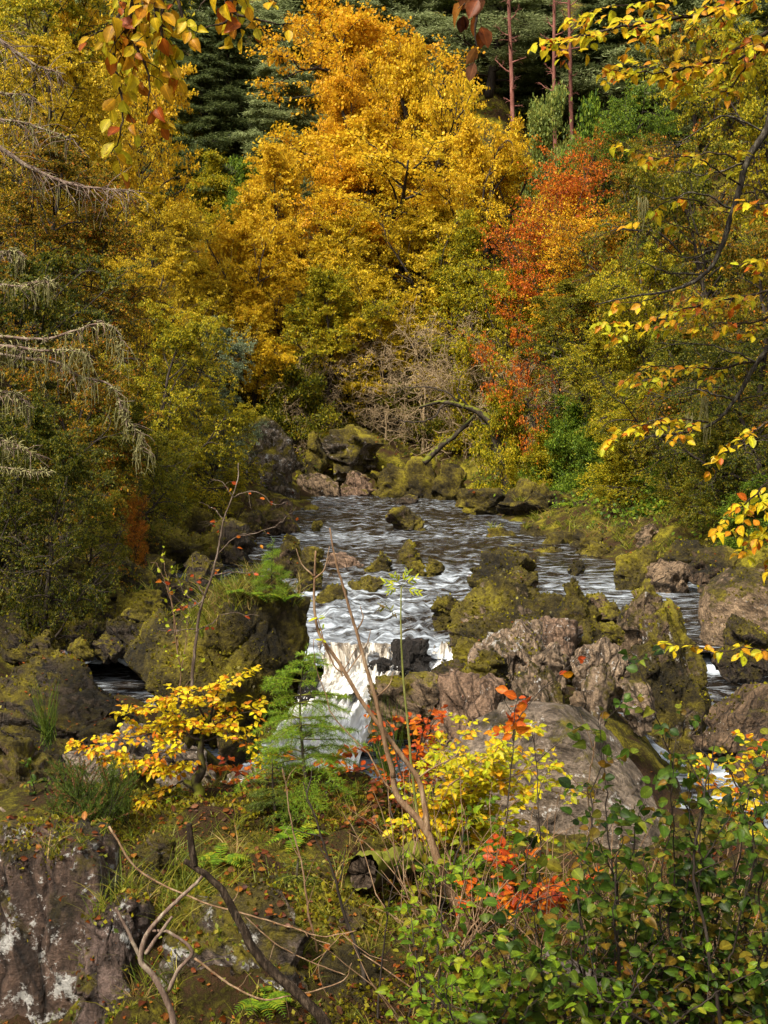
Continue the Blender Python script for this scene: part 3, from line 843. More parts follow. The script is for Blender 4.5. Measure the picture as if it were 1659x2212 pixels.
    R(1110, 1242, 1432, 1560, 17.8, 'pale brown boulder with mossy top beside the bright moss cushion', 50, 2.8, .42, .5, PALE, level=6, group=I, bed=(.8, .1, .4), strata=.08)
    R(905, 1135, 1445, 1690, 17.1, 'pinkish brown rock face with a dark hollow, below the bright moss cushion', 51, 3.4, -.12, .45, PINK, level=6, group=I, bed=(.85, .1, .3), strata=.06, cuts=[(-.6, -.6, .5, .6)], depth=.6)
    R(790, 960, 1452, 1560, 18.6, 'smooth low rock with a moss streak, right beside the white fall', 52, 2.6, .3, .1, TAN, group=I, depth=.7, rough=.06)
    R(930, 1010, 1425, 1480, 19.6, 'flat wet brown stone between the fall and the bright moss cushion', 53, 2.5, .3, .1, BROWN, group=I)
    R(1232, 1370, 1378, 1500, 19.2, 'pale square-edged block left of the tall pillar rock', 54, 4.2, .08, .5, PALE, group=I, level=6, ncut=4, bed=(.9, .1, .2))
    R(1258, 1336, 1428, 1545, 17.4, 'small stepped stone with moss cap, standing before the pale square-edged block', 55, 3.0, .35, .5, PALE, group=I)
    R(1222, 1268, 1490, 1560, 17.2, 'egg-shaped pale pebble stone wedged below the moss-capped stepped stone', 56, 2.2, -.2, .2, TAN, group=I, level=4)
    R(1338, 1420, 1462, 1560, 17.3, 'pale stone with rounded top at the foot of the tall pillar rock', 57, 2.6, .2, .4, PALE, group=I)
    R(1345, 1540, 1302, 1570, 18.9, 'tall pillar rock with mossy cap, white lichen streak and dark right side', 58, 3.2, .55, .8, BROWN, level=6, group=I, cuts=[(.72, -.2, .6, .55), (-.8, -.3, .5, .62)], ncut=3, bed=(.85, .2, .3), strata=.07, depth=.7)
    R(1405, 1475, 1300, 1400, 19.6, 'pointed crest stone with bright moss on top of the tall pillar rock', 59, 2.6, .55, .4, TAN, group=I)
    R(1325, 1470, 1252, 1400, 22.8, 'pale pointed rock with mossy left side behind the tall pillar rock', 60, 2.6, .4, .4, TAN, group=I, cuts=[(-.6, 0, .75, .45), (.7, 0, .6, .4)])
    R(1240, 1355, 1283, 1350, 24.6, 'low brown ledge stone behind the ridge-backed boulder', 61, 2.8, .4, .2, BROWN, group=I)
    R(1285, 1350, 1345, 1392, 21.6, 'flat mossy block between the ridge-backed boulder and the pillar rock', 62, 3.6, .75, .2, BROWN, group=I)
    R(930, 1000, 1283, 1345, 25.6, 'mossy outlier stone on the left shoulder of the rock island', 63, 2.6, .75, .1, BROWN, group=I)
    # right bank
    B = 'boulders along the right bank'
    R(1512, 1720, 1225, 1420, 24.6, 'huge round boulder with a bare pale crown at the right edge', 71, 2.2, .3, .35, TAN, facet=.25, bedding=1.2, level=6, group=B, rough=.05, strata=.02, ncut=2)
    R(1540, 1690, 1325, 1440, 22.2, 'dark mossy rock at the foot of the huge round boulder', 72, 2.8, .45, .1, DARK, group=B, level=6, bed=(.8, .1, .4))
    R(1325, 1430, 1182, 1272, 31.5, 'dark moss-hooded block at the water on the right bank', 73, 3.2, .7, .05, DARK, group=B)
    R(1395, 1500, 1208, 1275, 31, 'water-carved pale hollow rock beside the moss-hooded block', 74, 2.4, -.2, .1, TAN, group=B, rough=.08)
    R(1420, 1540, 1165, 1235, 33, 'long mossy rock above the water-carved hollow rock', 75, 2.6, .6, .05, DARK, group=B)
    R(1490, 1600, 1180, 1260, 30.5, 'dark brown rock between the carved rock and the huge round boulder', 76, 2.8, .4, .1, BROWN, group=B)
    R(1430, 1580, 1105, 1200, 38, 'pale brown cracked cliff rock above the right bank', 77, 3.6, .12, .3, TAN, group=B, bed=(.85, .1, .2), strata=.07)
    R(1580, 1700, 1130, 1230, 33, 'mossy boulder above and behind the huge round boulder', 78, 2.8, .6, .05, DARK, group=B)
    R(1370, 1440, 1130, 1190, 37.5, 'sloping pale slab left of the cracked cliff rock', 79, 2.8, .2, .2, TAN, group=B)
    R(1500, 1720, 1480, 1640, 15.5, 'wet brown slab sloping down to the side cascade at the right edge', 80, 2.8, .15, .1, BROWN, group=B, level=6, cuts=[(-.6, -.1, .8, .3)], ncut=3)
    R(1590, 1740, 1550, 1680, 14, 'second brown wet slab, in front of the one by the side cascade', 81, 2.8, .1, .1, BROWN, group=B, cuts=[(-.6, -.1, .8, .4)], ncut=3)
    rng = random.Random(5)
    k = 100
    for (px, py, w, Y) in [(1085, 1160, 70, 43), (1150, 1150, 60, 43.5), (1205, 1170, 80, 41), (1270, 1165, 75, 40), (1330, 1150, 70, 40), (1060, 1185, 50, 42), (1120, 1195, 75, 40.5), (1180, 1205, 80, 39),
                           (1250, 1205, 60, 38.5), (1300, 1190, 70, 38), (1365, 1160, 60, 39), (1330, 1105, 80, 44), (1400, 1100, 90, 43), (1280, 1110, 60, 45)]:
        k += 1
        R(px - w / 2, px + w / 2, py - w * .32, py + w * .34, Y, 'knee-high dark mossy stone in the grassy rubble of the right bank', k, rng.uniform(2.2, 3), rng.uniform(.6, .85), 0.05, DARK, level=4, group='mossy rubble stones of the right bank')
    # left side
    Lf = 'boulders of the left shore'
    R(252, 672, 1242, 1560, 19.8, 'great flat-topped slab rock left of the fall, mossy face and grass on top', 201, 4.0, .8, .2, (.36, .27, .15), level=6, group=Lf, ncut=2, depth=.62, rough=.06, strata=.03, bed=(.8, .2, .3),
      cuts=[(-.62, -.3, .72, .52), (-.3, -.85, .42, .72), (.92, -.38, .05, .86)])
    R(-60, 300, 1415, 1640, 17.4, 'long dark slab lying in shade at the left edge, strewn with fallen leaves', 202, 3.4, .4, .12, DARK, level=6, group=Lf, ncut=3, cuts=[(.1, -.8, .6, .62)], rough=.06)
    R(130, 330, 1582, 1680, 12.8, 'pale grey stone with a flat top below the dark shaded slab', 203, 2.8, .05, .3, PURP, group=Lf)
    R(255, 370, 1560, 1660, 13.4, 'grey leaning stone beside the pale flat-topped stone', 204, 2.6, .1, .3, PURP, group=Lf, cuts=[(.6, 0, .75, .4)])
    R(340, 470, 1600, 1720, 12.2, 'purplish rock behind the yellow sapling', 205, 2.8, .0, .5, PURP, group=Lf)
    R(-60, 150, 1585, 1820, 10.3, 'brown boulder with moss on its crown at the left edge', 206, 2.8, .45, .25, BROWN, group=Lf, level=6)
    k = 210
    rng = random.Random(9)
    for (px, py, w, Y) in [(60, 1190, 130, 28), (150, 1240, 120, 27), (40, 1290, 130, 25.5), (235, 1215, 110, 29), (300, 1180, 110, 32), (215, 1290, 120, 26), (130, 1320, 110, 25), (290, 1255, 120, 28), (340, 1230, 90, 30),
                           (370, 1170, 110, 33), (430, 1190, 100, 33), (300, 1320, 110, 25), (380, 1290, 100, 27), (30, 1370, 110, 23.5), (180, 1375, 90, 24), (270, 1370, 100, 23.5), (430, 1130, 90, 37), (490, 1110, 80, 41),
                           (500, 1160, 100, 35), (540, 1130, 70, 40), (560, 1090, 80, 47), (600, 1100, 70, 48), (620, 1130, 60, 44), (20, 1130, 120, 30), (590, 1125, 60, 43), (-10, 1230, 120, 26), (440, 1230, 90, 29), (130, 1370, 80, 24.5), (215, 1350, 90, 24.8), (235, 1395, 70, 22.8), (95, 1395, 80, 23), (175, 1400, 60, 22.5), (280, 1345, 80, 24.2)]:
        k += 1
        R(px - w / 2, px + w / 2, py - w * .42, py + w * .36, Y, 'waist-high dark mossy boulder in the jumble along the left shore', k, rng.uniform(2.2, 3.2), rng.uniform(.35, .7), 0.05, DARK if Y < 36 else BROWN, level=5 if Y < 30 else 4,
          group='jumbled boulders along the left shore')
    # near ledge
    Nf = 'rocks of the near ledge'
    R(940, 1440, 1522, 1830, 12.4, 'big pale grey boulder with a smooth domed top, moss down its right side', 301, 2.7, .12, .5, PURP, level=6, group=Nf, rough=.05, strata=.03, ncut=2, bed=(.3, .1, .9), cuts=[(.75, -.2, .55, .62), (-.5, -.4, .75, .75)], depth=.7, facet=.3, bedding=1.25)
    R(-90, 290, 1785, 2330, 7.0, 'sheer purple-brown rock wall with white lichen at the bottom left', 302, 8.0, .24, .85, (.19, .135, .11), level=6, group=Nf, ncut=-1, rough=.025, strata=.045, bed=(.9, .1, .2), depth=.7, facet=.51, bedding=.1)
    R(145, 340, 1925, 2330, 6.4, 'upright rock with a moss cushion, standing in front of the sheer rock wall', 303, 3.0, .3, .75, (.22, .17, .16), level=6, group=Nf, bed=(.85, .1, .3), strata=.05, cuts=[(-.6, -.3, .7, .7)])
    R(250, 400, 1795, 1960, 7.0, 'mossy shoulder of rock joining the sheer wall to the leaf-strewn ledge', 304, 3.0, .62, .55, (.24, .19, .17), group=Nf, level=6)
    R(300, 720, 1925, 2420, 6.3, 'sloping mossy rock with white lichen patches under the arching dead branch', 305, 3.2, .34, .95, (.24, .2, .18), level=6, group=Nf, ncut=3, cuts=[(-.2, -.55, .8, .5)], rough=.08, depth=.8)
    R(640, 900, 2040, 2300, 6.2, 'low mossy hummock rock at the bottom middle', 306, 2.5, .7, .3, BROWN, group=Nf, level=6)
    R(660, 890, 1800, 1900, 8.6, 'long hump of rock thick with bright moss behind the mossy log', 309, 2.6, .9, .3, BROWN, group=Nf, level=6)
    R(560, 720, 1880, 1990, 7.3, 'half-buried mossy stone among fallen leaves left of the mossy log', 310, 2.6, .7, .5, BROWN, group=Nf)
    R(700, 800, 1960, 2040, 6.6, 'small lichen-spotted stone in front of the mossy log', 311, 2.6, .35, .8, BROWN, group=Nf)
    R(420, 540, 1735, 1800, 9.2, 'pale lichen-white stone at the foot of the yellow sapling', 307, 2.8, .0, .9, PALE, group=Nf)
    R(455, 620, 1660, 1740, 10.2, 'pale grey rock behind the yellow sapling trunk', 308, 3.2, .05, .6, PURP, group=Nf)
# ---------------------------------------------------------------- trees
NEEDLEQ = (np.array([(0, 0, 0), (.4, .1, .03), (1, 0, -.08), (.4, -.1, .03)]), [np.array([(0, 1, 2, 3)])])


def perp(d):
    r = np.array([0, 0, 1.0]) if abs(d[2]) < 0.9 else np.array([1.0, 0, 0])
    a = unit(np.cross(d, r))
    return a, np.cross(d, a)


def walk(rng, p, d, L, n, wander, trop):
    pts = [np.array(p, float)]
    d = unit(d)
    for _ in range(n):
        d = unit(d + rng.normal(0, wander, 3) + trop)
        pts.append(pts[-1] + d * (L / n))
    return np.array(pts)


def make_tree(seed, Ht, R, n=(18, 7, 6), m=28, leaf=.17, t0=.18, prof='dome', rise=.45, flat=.0, droop=0., wander=(.05, .13, .2), r0=None, upb=.5, spread=.3, tpl=LEAF_FAR,
              bark=BARK, thin=1.0, lean=0.0, vis=2, zspread=.6, leafvar=.3, taper=.12, keep=1.0, twmin=.006, topd=.35, th=1.0, tlen=(.3, .5), per=3):
    """one tree in metres: trunk mesh (trunk, limbs, branches) and crown mesh (every leaf a face of its own, grouped in sprays)"""
    rng = np.random.default_rng(seed)
    wood = MB()
    r0 = r0 or Ht * 0.02
    trunk = walk(rng, (0, 0, -0.8), (lean, rng.normal(0, .05), 1), Ht * th + .8, 14, wander[0], np.array([0, 0, .06]))
    rad = r0 * np.linspace(1.15, taper, 15)
    tube(wood, trunk, rad, 7)
    AP, AD, AC = [], [], []
    ga = 0.0
    for i in range(n[0]):
        t = t0 + (1 - t0) * ((i + rng.uniform(0, .8)) / n[0])
        x = (t - t0) / (1 - t0)
        pf = {'dome': math.sin(pi * (0.3 + 0.66 * x)) ** .7, 'wide': (1 - x) ** .45 * .9 + .12, 'cone': (1 - x) ** .9 + .05, 'pine': .55 + .45 * math.sin(pi * x), 'round': math.sin(pi * (0.14 + 0.8 * x)) ** .8, 'vase': .35 + .65 * math.sin(pi * min(1, .15 + x * .75))}[prof]
        k = t * 14
        j = min(13, int(k))
        p = trunk[j] + (trunk[j + 1] - trunk[j]) * (k - j)
        ga += 2.4 + rng.normal(0, .3)
        L = R * pf * rng.uniform(.55, 1.3)
        dz = rise * rng.uniform(.6, 1.3) + topd * x * (prof not in ('cone',))
        d = np.array([cos(ga), sin(ga), dz])
        rl = min(r0 * .5, max(r0 * .14, rad[j] * .55)) * (L / R) ** .5 * thin
        limb = walk(rng, p, d, L, 8, wander[1], np.array([0, 0, .06 - droop]))
        tube(wood, limb, rl * np.linspace(1, .22, 9), 5)
        for b in range(n[1]):
            tb = .25 + .75 * (b + rng.uniform(0, .9)) / n[1]
            kb = tb * 8; jb = min(7, int(kb))
            pb = limb[jb] + (limb[jb + 1] - limb[jb]) * (kb - jb)
            ld = unit(limb[jb + 1] - limb[jb])
            s, u = perp(ld)
            sg = 1 if b % 2 else -1
            az = rng.normal(0, .5 if flat else 1.2)
            dd = unit(ld * rng.uniform(.5, .95) + sg * s * cos(az) + u * sin(az) * (1 - flat) * .9)
            Lb = L * rng.uniform(.32, .5) * (1.15 - .5 * tb)
            br = walk(rng, pb, dd, Lb, 5, wander[2], np.array([0, 0, .03 - droop * 1.4]))
            if vis >= 2: tube(wood, br, rl * .34 * np.linspace(1, .3, 6), 4, cap=False)
            for c in range(n[2]):
                if rng.random() > keep: continue
                tc = .2 + .8 * (c + rng.uniform(0, .9)) / n[2]
                kc = tc * 5; jc = min(4, int(kc))
                pc = br[jc] + (br[jc + 1] - br[jc]) * (kc - jc)
                bd = unit(br[jc + 1] - br[jc])
                s2, u2 = perp(bd)
                az = rng.normal(0, .4 if flat else 1.3)
                d3 = unit(bd * .7 + (1 if c % 2 else -1) * s2 * cos(az) + u2 * sin(az) * (1 - flat))
                Lc = Lb * rng.uniform(*tlen)
                tw = walk(rng, pc, d3, Lc, per, wander[2], np.array([0, 0, -droop * 1.5]))
                if vis >= 3: tube(wood, tw, max(twmin, rl * .12) * np.linspace(1, .4, per + 1), 3, cap=False)
                cl = rng.uniform(0, 1)
                for q in range(1, per + 1):
                    AP.append(tw[q]); AD.append(unit(tw[q] - tw[q - 1])); AC.append(cl)
    crown = MB()
    if m:
        AP = np.array(AP); AD = np.array(AD); AC = np.array(AC)
        mm = max(1, int(round(m / per)))
        Pn = np.repeat(AP, mm, 0); Dn = np.repeat(AD, mm, 0); Cn = np.repeat(AC, mm)
        K = len(Pn)
        off = rng.normal(0, spread, (K, 3)); off[:, 2] *= zspread
        Pn = Pn + off
        dirs = unit(Dn + rng.normal(0, .7, (K, 3)) + np.array([0, 0, -.25]))
        nr = unit(rng.normal(0, 1, (K, 3)) * .75 + np.array([0, 0, upb]))
        # colour drifts through the crown in patches
        drift = fbm(Pn * (2.2 / R) + seed, 2, seed % 31) * .38
        Cn = np.clip(.5 + drift + (Cn - .5) * .55, 0, 1)
        leaves(crown, Pn, dirs, nr, leaf * (1 + leafvar * rng.normal(0, 1, K).clip(-1.6, 1.6)), tpl, rng.uniform(0, 1, K), Cn)
        rr = np.hypot(Pn[:, 0], Pn[:, 1]); top = float(np.percentile(Pn[:, 2], 99.5))
        wid = 2 * float(np.percentile(rr, 88))
    else:
        V = np.concatenate(wood.v); top = float(V[:, 2].max()); wid = 2 * float(np.percentile(np.hypot(V[:, 0], V[:, 1]), 97))
    return dict(trunk=wood.mesh('trunk', True), crown=crown.mesh('crown') if m else None, top=top, wid=wid, bark=bark)


def plant_tree(pr, px, pyt, Y, wpx, pal, label, name='broadleaf_tree', cat='tree', group=None, rz=None, bark=None, sink=0.0, wood_name='trunk', lean=0.0):
    """a copy of the prototype whose foot stands on the ground under photo column px at distance Y and whose top reaches photo row pyt"""
    x = P(px, 1000, Y)[0]
    zt = P(px, pyt, Y)[2]
    if lean: x -= math.sin(lean) * max(3.0, zt - h1(x, Y)) * .55
    zg = h1(x, Y) - sink
    s = (wpx * Y / F) / pr['wid']
    sz = max(1.0, zt - zg) / pr['top']
    sd = (int(px * 7 + pyt * 13 + Y * 31)) % 10007
    r = empty(name, (x, Y, zg), label, cat, group, rz if rz is not None else (sd % 628) / 100.0)
    r.scale = (s, s, sz)
    if lean:
        r.rotation_mode = 'ZYX'; r.rotation_euler = (0, lean, r.rotation_euler[2])
    t = bpy.data.objects.new(wood_name, pr['trunk']); COL.objects.link(t); t.parent = r
    bk = bark or pr['bark']
    if not t.data.materials: t.data.materials.append(bk)
    t.material_slots[0].link = 'OBJECT'; t.material_slots[0].material = bk
    if pr['crown'] is not None and pal:
        c = bpy.data.objects.new('crown', pr['crown']); COL.objects.link(c); c.parent = r
        if not c.data.materials: c.data.materials.append(LM[pal])
        c.material_slots[0].link = 'OBJECT'; c.material_slots[0].material = LM[pal]
    return r


def build_trees():
    oak = [make_tree(s, 15, 6.6, (17, 8, 7), 64, .15, .22, 'dome', .4, .5, 0, (.14, .26, .3), .46, .55, .22, taper=.3, vis=3, topd=1.0, th=.72, tlen=(.4, .7), per=4, zspread=.4, keep=.72, leafvar=.45) for s in (1, 2, 3)]
    gold = [make_tree(s, 12, 5.8, (18, 9, 8), 60, .118, .16, 'dome', .3, .85, .025, (.1, .2, .22), .24, .95, .14, taper=.2, vis=3, topd=.8, th=.78, tlen=(.45, .8), per=5, zspread=.22, keep=.7, leafvar=.45) for s in (11, 12, 13)]
    beech = [make_tree(s, 13, 6.6, (22, 9, 8), 60, .10, .05, 'dome', .22, .92, .06, (.1, .18, .2), .26, 1.0, .12, zspread=.16, bark=BARK, vis=3, keep=.72, taper=.2, topd=.7, th=.8, tlen=(.45, .85), per=5, leafvar=.45) for s in (21, 22, 23)]
    bush = [make_tree(s, 3.2, 2.0, (18, 7, 6), 36, .085, .02, 'dome', .5, .3, .02, (.1, .16, .2), .06, .7, .15) for s in (31, 32)]
    redb = [make_tree(s, 11, 4.2, (26, 9, 7), 20, .11, .5, 'vase', .6, .8, .0, (.07, .12, .15), .16, .9, .15, zspread=.3, bark=BARK, vis=3, topd=.8, th=.85, tlen=(.45, .8), per=5, keep=.55) for s in (41, 42)]
    redw = [make_tree(47, 8, 5.0, (16, 8, 7), 20, .12, .35, 'dome', .1, .9, .07, (.1, .2, .22), .14, .9, .12, zspread=.2, bark=BARK, vis=3, topd=.5, th=.7, tlen=(.5, .9), per=5, keep=.36)]
    wpine = [make_tree(s, 20, 4.6, (34, 8, 6), 48, .34, .12, 'wide', .15, .6, .0, (.012, .09, .15), .3, .4, .26, tpl=NEEDLEQ, bark=BARK, zspread=.4) for s in (55, 56)]
    spruce = [make_tree(s, 22, 3.8, (60, 7, 5), 36, .34, .05, 'cone', -.12, .8, .03, (.008, .06, .12), .28, .3, .22, tpl=NEEDLEQ, bark=BARK) for s in (61, 62)]
    bare = [make_tree(s, 5.0, 3.6, (30, 10, 9), 0, .1, .12, 'round', .15, .0, .02, (.2, .3, .32), .075, bark=GREYT, thin=1.1, vis=3, twmin=.012, keep=.55) for s in (71, 72)]
    snag = [make_tree(s, 14, 1.6, (22, 4, 3), 0, .1, .25, 'pine', .05, .3, .02, (.016, .12, .2), .17, bark=PINEB, thin=.8, vis=3, taper=.55) for s in (81, 82)]
    T = plant_tree
    g = 'conifers on the hillside'
    # conifers at the top
    T(spruce[0], 505, -60, 88.2, 170, 'spruce', 'dark narrow spruce standing behind the hanging leafy branch near the top left', 'spruce_tree', 'spruce', g)
    T(spruce[1], 430, 60, 86.1, 150, 'spruce', 'dark spruce left of the narrow spruce, in the shadowed gap above the brown slope', 'spruce_tree', 'spruce', g)
    T(spruce[0], 360, -30, 92.3, 170, 'spruce', 'dark spruce mostly hidden by the amber crown at the top left', 'spruce_tree', 'spruce', g)
    T(wpine[0], 590, 40, 90.2, 190, 'pine', 'blue-green pine with layered boughs, right of the dark narrow spruce', 'pine_tree', 'pine', g)
    T(wpine[1], 660, -40, 94.4, 210, 'pine', 'tall blue-green pine in the skyline gap at the top centre', 'pine_tree', 'pine', g)
    T(wpine[0], 620, 150, 85.0, 170, 'pine', 'lower blue-green pine on the slope left of the tallest amber oak', 'pine_tree', 'pine', g, rz=2.2)
    T(wpine[1], 740, -80, 97.5, 220, 'pine', 'dusky pine behind the top of the tallest amber oak', 'pine_tree', 'pine', g, rz=1)
    T(wpine[0], 1050, -120, 94.4, 230, 'pine', 'broad dark pine between the tallest oak and the red pine trunk', 'pine_tree', 'pine', g, rz=4)
    T(wpine[1], 970, -150, 99.6, 240, 'pine', 'dark pine rising behind the golden crown at the top centre', 'pine_tree', 'pine', g, rz=3)
    T(snag[0], 1103, -160, 87.5, 100, None, 'tall straight red-barked pine trunk, thickest of the bare red trunks at the top', 'pine_tree', 'pine', g)
    T(snag[1], 1194, -160, 88.2, 80, None, 'slim red pine trunk, left one of the pair right of the thick red trunk', 'pine_tree', 'pine', g)
    T(snag[0], 1226, -190, 90.2, 90, None, 'slim red pine trunk, right one of the pair right of the thick red trunk', 'pine_tree', 'pine', g, rz=2.5)
    T(spruce[1], 1160, 20, 96.5, 150, 'spruce', 'shadowy spruce in the dark gap between the red pine trunks', 'spruce_tree', 'spruce', g, rz=1.1)
    T(spruce[0], 1270, -60, 94.4, 170, 'spruce', 'shadowy spruce right of the slim red pine trunks', 'spruce_tree', 'spruce', g, rz=2)
    T(wpine[0], 1130, -60, 101.7, 260, 'pine', 'dark pine wood edge tree behind the thick red trunk', 'pine_tree', 'pine', g, rz=.4)
    T(wpine[1], 1400, -100, 93.4, 260, 'pine', 'dark pine behind the green crowns at the top right', 'pine_tree', 'pine', g, rz=5)
    T(wpine[0], 1560, -120, 88.2, 260, 'pine', 'dark pine at the very top right behind the leafy overhang', 'pine_tree', 'pine', g, rz=2.8)
    T(wpine[1], 250, -130, 94.4, 240, 'pine', 'dark pine behind the yellow-olive crowns of the top left', 'pine_tree', 'pine', g, rz=.8)
    T(wpine[0], 840, -120, 102.7, 240, 'pine', 'dim pine on the ridge behind the tallest amber oak', 'pine_tree', 'pine', g, rz=1.7)
    T(wpine[1], 520, 120, 97.5, 220, 'pine', 'dim pine on the ridge between the dark spruces', 'pine_tree', 'pine', g, rz=2.9)
    T(wpine[0], 440, -60, 101.7, 220, 'pine', 'dim pine on the ridge above the brown gap', 'pine_tree', 'pine', g, rz=3.3)
    T(bush[0], 1210, 200, 76, 150, 'larch', 'feathery light green young larch under the slim red pine trunks', 'larch_tree', 'larch')
    T(bush[1], 1290, 230, 72, 150, 'green', 'green young tree right of the feathery larch', 'broadleaf_tree', 'tree')
    # golden centre
    g = 'autumn trees at the head of the pool'
    T(oak[0], 850, -10, 82, 380, 'amber', 'tallest amber oak at the top centre with dark crooked limbs', 'oak_tree', 'oak', g)
    T(oak[1], 950, 90, 78, 250, 'gold', 'golden oak crown right of the tallest amber oak', 'oak_tree', 'oak', g)
    T(oak[2], 750, 150, 78, 240, 'amber', 'amber oak left of the tallest one, over the blue-green pines', 'oak_tree', 'oak', g)
    T(oak[1], 900, 240, 74, 430, 'gold', 'broad golden oak in the middle of the wood, below the tallest oak', 'oak_tree', 'oak', g, rz=2)
    T(oak[0], 1050, 290, 72, 260, 'gold', 'golden-yellow oak with forked dark limbs, left of the scarlet tree', 'oak_tree', 'oak', g, rz=4)
    T(oak[2], 700, 330, 74, 300, 'amber', 'amber oak in the middle left of the golden wood', 'oak_tree', 'oak', g, rz=3)
    T(gold[0], 575, 330, 72, 240, 'gold', 'orange-gold tree at the left edge of the golden wood', 'maple_tree', 'tree', g)
    T(gold[1], 500, 450, 66, 260, 'gold', 'gold tree hanging over the left end of the pool', 'maple_tree', 'tree', g)
    T(gold[2], 620, 480, 68, 260, 'gold', 'gold tree with thin dark stems at the left of the pool head', 'maple_tree', 'tree', g)
    T(gold[0], 760, 460, 69, 290, 'lemon', 'gold tree with flat sprays below the amber oaks', 'maple_tree', 'tree', g, rz=2)
    T(gold[1], 890, 440, 70, 300, 'lemon', 'lemon-yellow tree with spreading sprays in the centre of the wood', 'maple_tree', 'tree', g, rz=1)
    T(gold[2], 1010, 470, 68, 240, 'yellowgreen', 'yellow-green tree above the bare pale shrub', 'maple_tree', 'tree', g, rz=3)
    T(gold[0], 700, 590, 66, 240, 'yellowgreen', 'yellow-green low tree behind the left of the pale bare shrub', 'maple_tree', 'tree', g, rz=5)
    T(gold[1], 560, 610, 65, 200, 'gold', 'low gold tree above the tall grey boulder', 'maple_tree', 'tree', g, rz=4)
    T(gold[2], 830, 590, 66.5, 230, 'lemon', 'low lemon tree directly above the moss-capped ledged boulder', 'maple_tree', 'tree', g, rz=2)
    T(bush[0], 512, 350, 78, 130, 'green', 'bright green round tree in the gap left of the orange-gold tree', 'broadleaf_tree', 'tree', g)
    T(gold[0], 420, 205, 86, 130, 'yellowgreen', 'thin yellow-olive tree in the dark gap at the upper left', 'maple_tree', 'tree', g, rz=1)
    T(bush[1], 630, 770, 64, 150, 'olive', 'olive bush in the shade over the tall grey boulder', 'bush', 'bush', g)
    T(bush[0], 1000, 740, 65, 150, 'yellowgreen', 'yellow-green bush showing through the pale bare shrub', 'bush', 'bush', g)
    T(bush[1], 1080, 830, 55, 130, 'yellowgreen', 'yellow-green bush at the foot of the leaning mossy tree', 'bush', 'bush', g)
    T(bush[0], 890, 800, 66, 160, 'olive', 'olive bush in the dark hollow behind the bare pale shrub', 'bush', 'bush', g, rz=2)
    T(gold[0], 470, 560, 64, 220, 'lemon', 'lemon-yellow tree low at the left end of the golden wood', 'maple_tree', 'tree', g, rz=2.6)
    T(gold[1], 1090, 560, 62, 220, 'yellowgreen', 'lime-green tree between the bare shrubs and the scarlet tree', 'maple_tree', 'tree', g, rz=.6)
    # bare shrubs
    g = 'bare shrubs over the pool head'
    T(bare[0], 915, 620, 64, 320, None, 'big tangled bare shrub with pale grey twigs over the head of the pool', 'bare_shrub', 'shrub', g, wood_name='branches')
    T(bare[1], 1010, 650, 63.5, 260, None, 'bare pale shrub right of the biggest tangled one', 'bare_shrub', 'shrub', g, wood_name='branches')
    T(bare[0], 835, 690, 64.5, 220, None, 'lower bare pale shrub left of the biggest tangled one', 'bare_shrub', 'shrub', g, rz=2, wood_name='branches')
    T(bare[1], 690, 720, 64, 180, None, 'thin bare tree on the rock above the moss-capped ledged boulder', 'bare_shrub', 'shrub', g, rz=4, wood_name='branches')
    T(bare[0], 1120, 700, 59, 200, None, 'bare twiggy shrub among the red leaves at the right of the pool head', 'bare_shrub', 'shrub', g, rz=5, wood_name='branches')
    # the leaning mossy tree at the right of the pool head
    Y = 55.0
    pl = Plant('leaning_tree', P(1098, 1062, Y), 'dark forked mossy tree leaning over the far bank right of the bare shrubs', 'tree')
    rng = np.random.default_rng(90)
    w, t2 = MB(), MB()
    tube(w, wobble(rng, PL([(1098, 1066), (1085, 1000), (1068, 940), (1052, 905), (1020, 886), (960, 872), (905, 880)], Y), 40, .02), np.linspace(.30, .05, 40), 8)
    tube(w, wobble(rng, PL([(1096, 1050), (1110, 1000), (1118, 960), (1150, 930)], Y), 20, .03), np.linspace(.2, .05, 20), 8)
    tube(w, wobble(rng, PL([(915, 1000), (950, 965), (990, 935), (1025, 898)], Y + .6), 20, .02), np.linspace(.16, .08, 20), 7)
    for path in ([(1040, 915), (1110, 902), (1170, 880), (1245, 862)], [(1060, 930), (1120, 940), (1200, 910)], [(1000, 880), (960, 840), (900, 830), (850, 850)], [(960, 872), (930, 905), (880, 915), (850, 900)], [(1080, 980), (1040, 960), (1000, 975)], [(1118, 960), (1160, 970), (1230, 960), (1260, 1000)], [(1020, 886), (990, 850), (1000, 800)]):
        q = wobble(rng, PL(path, Y), 20, .05)
        tube(t2, q, np.linspace(.05, .016, 20), 5)
        for i in range(4, 19, 3):
            tube(t2, walk(rng, q[i], rng.normal(0, 1, 3) + unit(q[i] - q[i - 1]), rng.uniform(.5, 1.2), 6, .2, np.array([0, 0, -.05])), np.linspace(.018, .008, 7), 3, cap=False)
    pl.part('trunk', w, BARKM, True); pl.part('branches', t2, BARK, True)
    # scarlet
    g = 'scarlet and orange trees on the right'
    T(redb[0], 1205, 320, 60, 230, 'red', 'scarlet tree, brightest red crown of the wood', 'beech_tree', 'beech', g)
    T(redb[1], 1260, 430, 57, 200, 'amber', 'orange tree just below and right of the scarlet crown', 'beech_tree', 'beech', g)
    T(redw[0], 1120, 700, 54, 210, 'red', 'wispy red tree leaning over the right end of the pool head', 'beech_tree', 'beech', g, rz=2, lean=-.2)
    # right bank
    g = 'trees on the right bank'
    T(beech[0], 1400, 170, 66, 260, 'green', 'green-crowned tree at the upper right above the orange one', 'beech_tree', 'beech', g, lean=-0.16)
    T(beech[1], 1330, 270, 68, 220, 'oliverust', 'brown-green tree between the larch and the scarlet crown', 'beech_tree', 'beech', g, lean=-0.16)
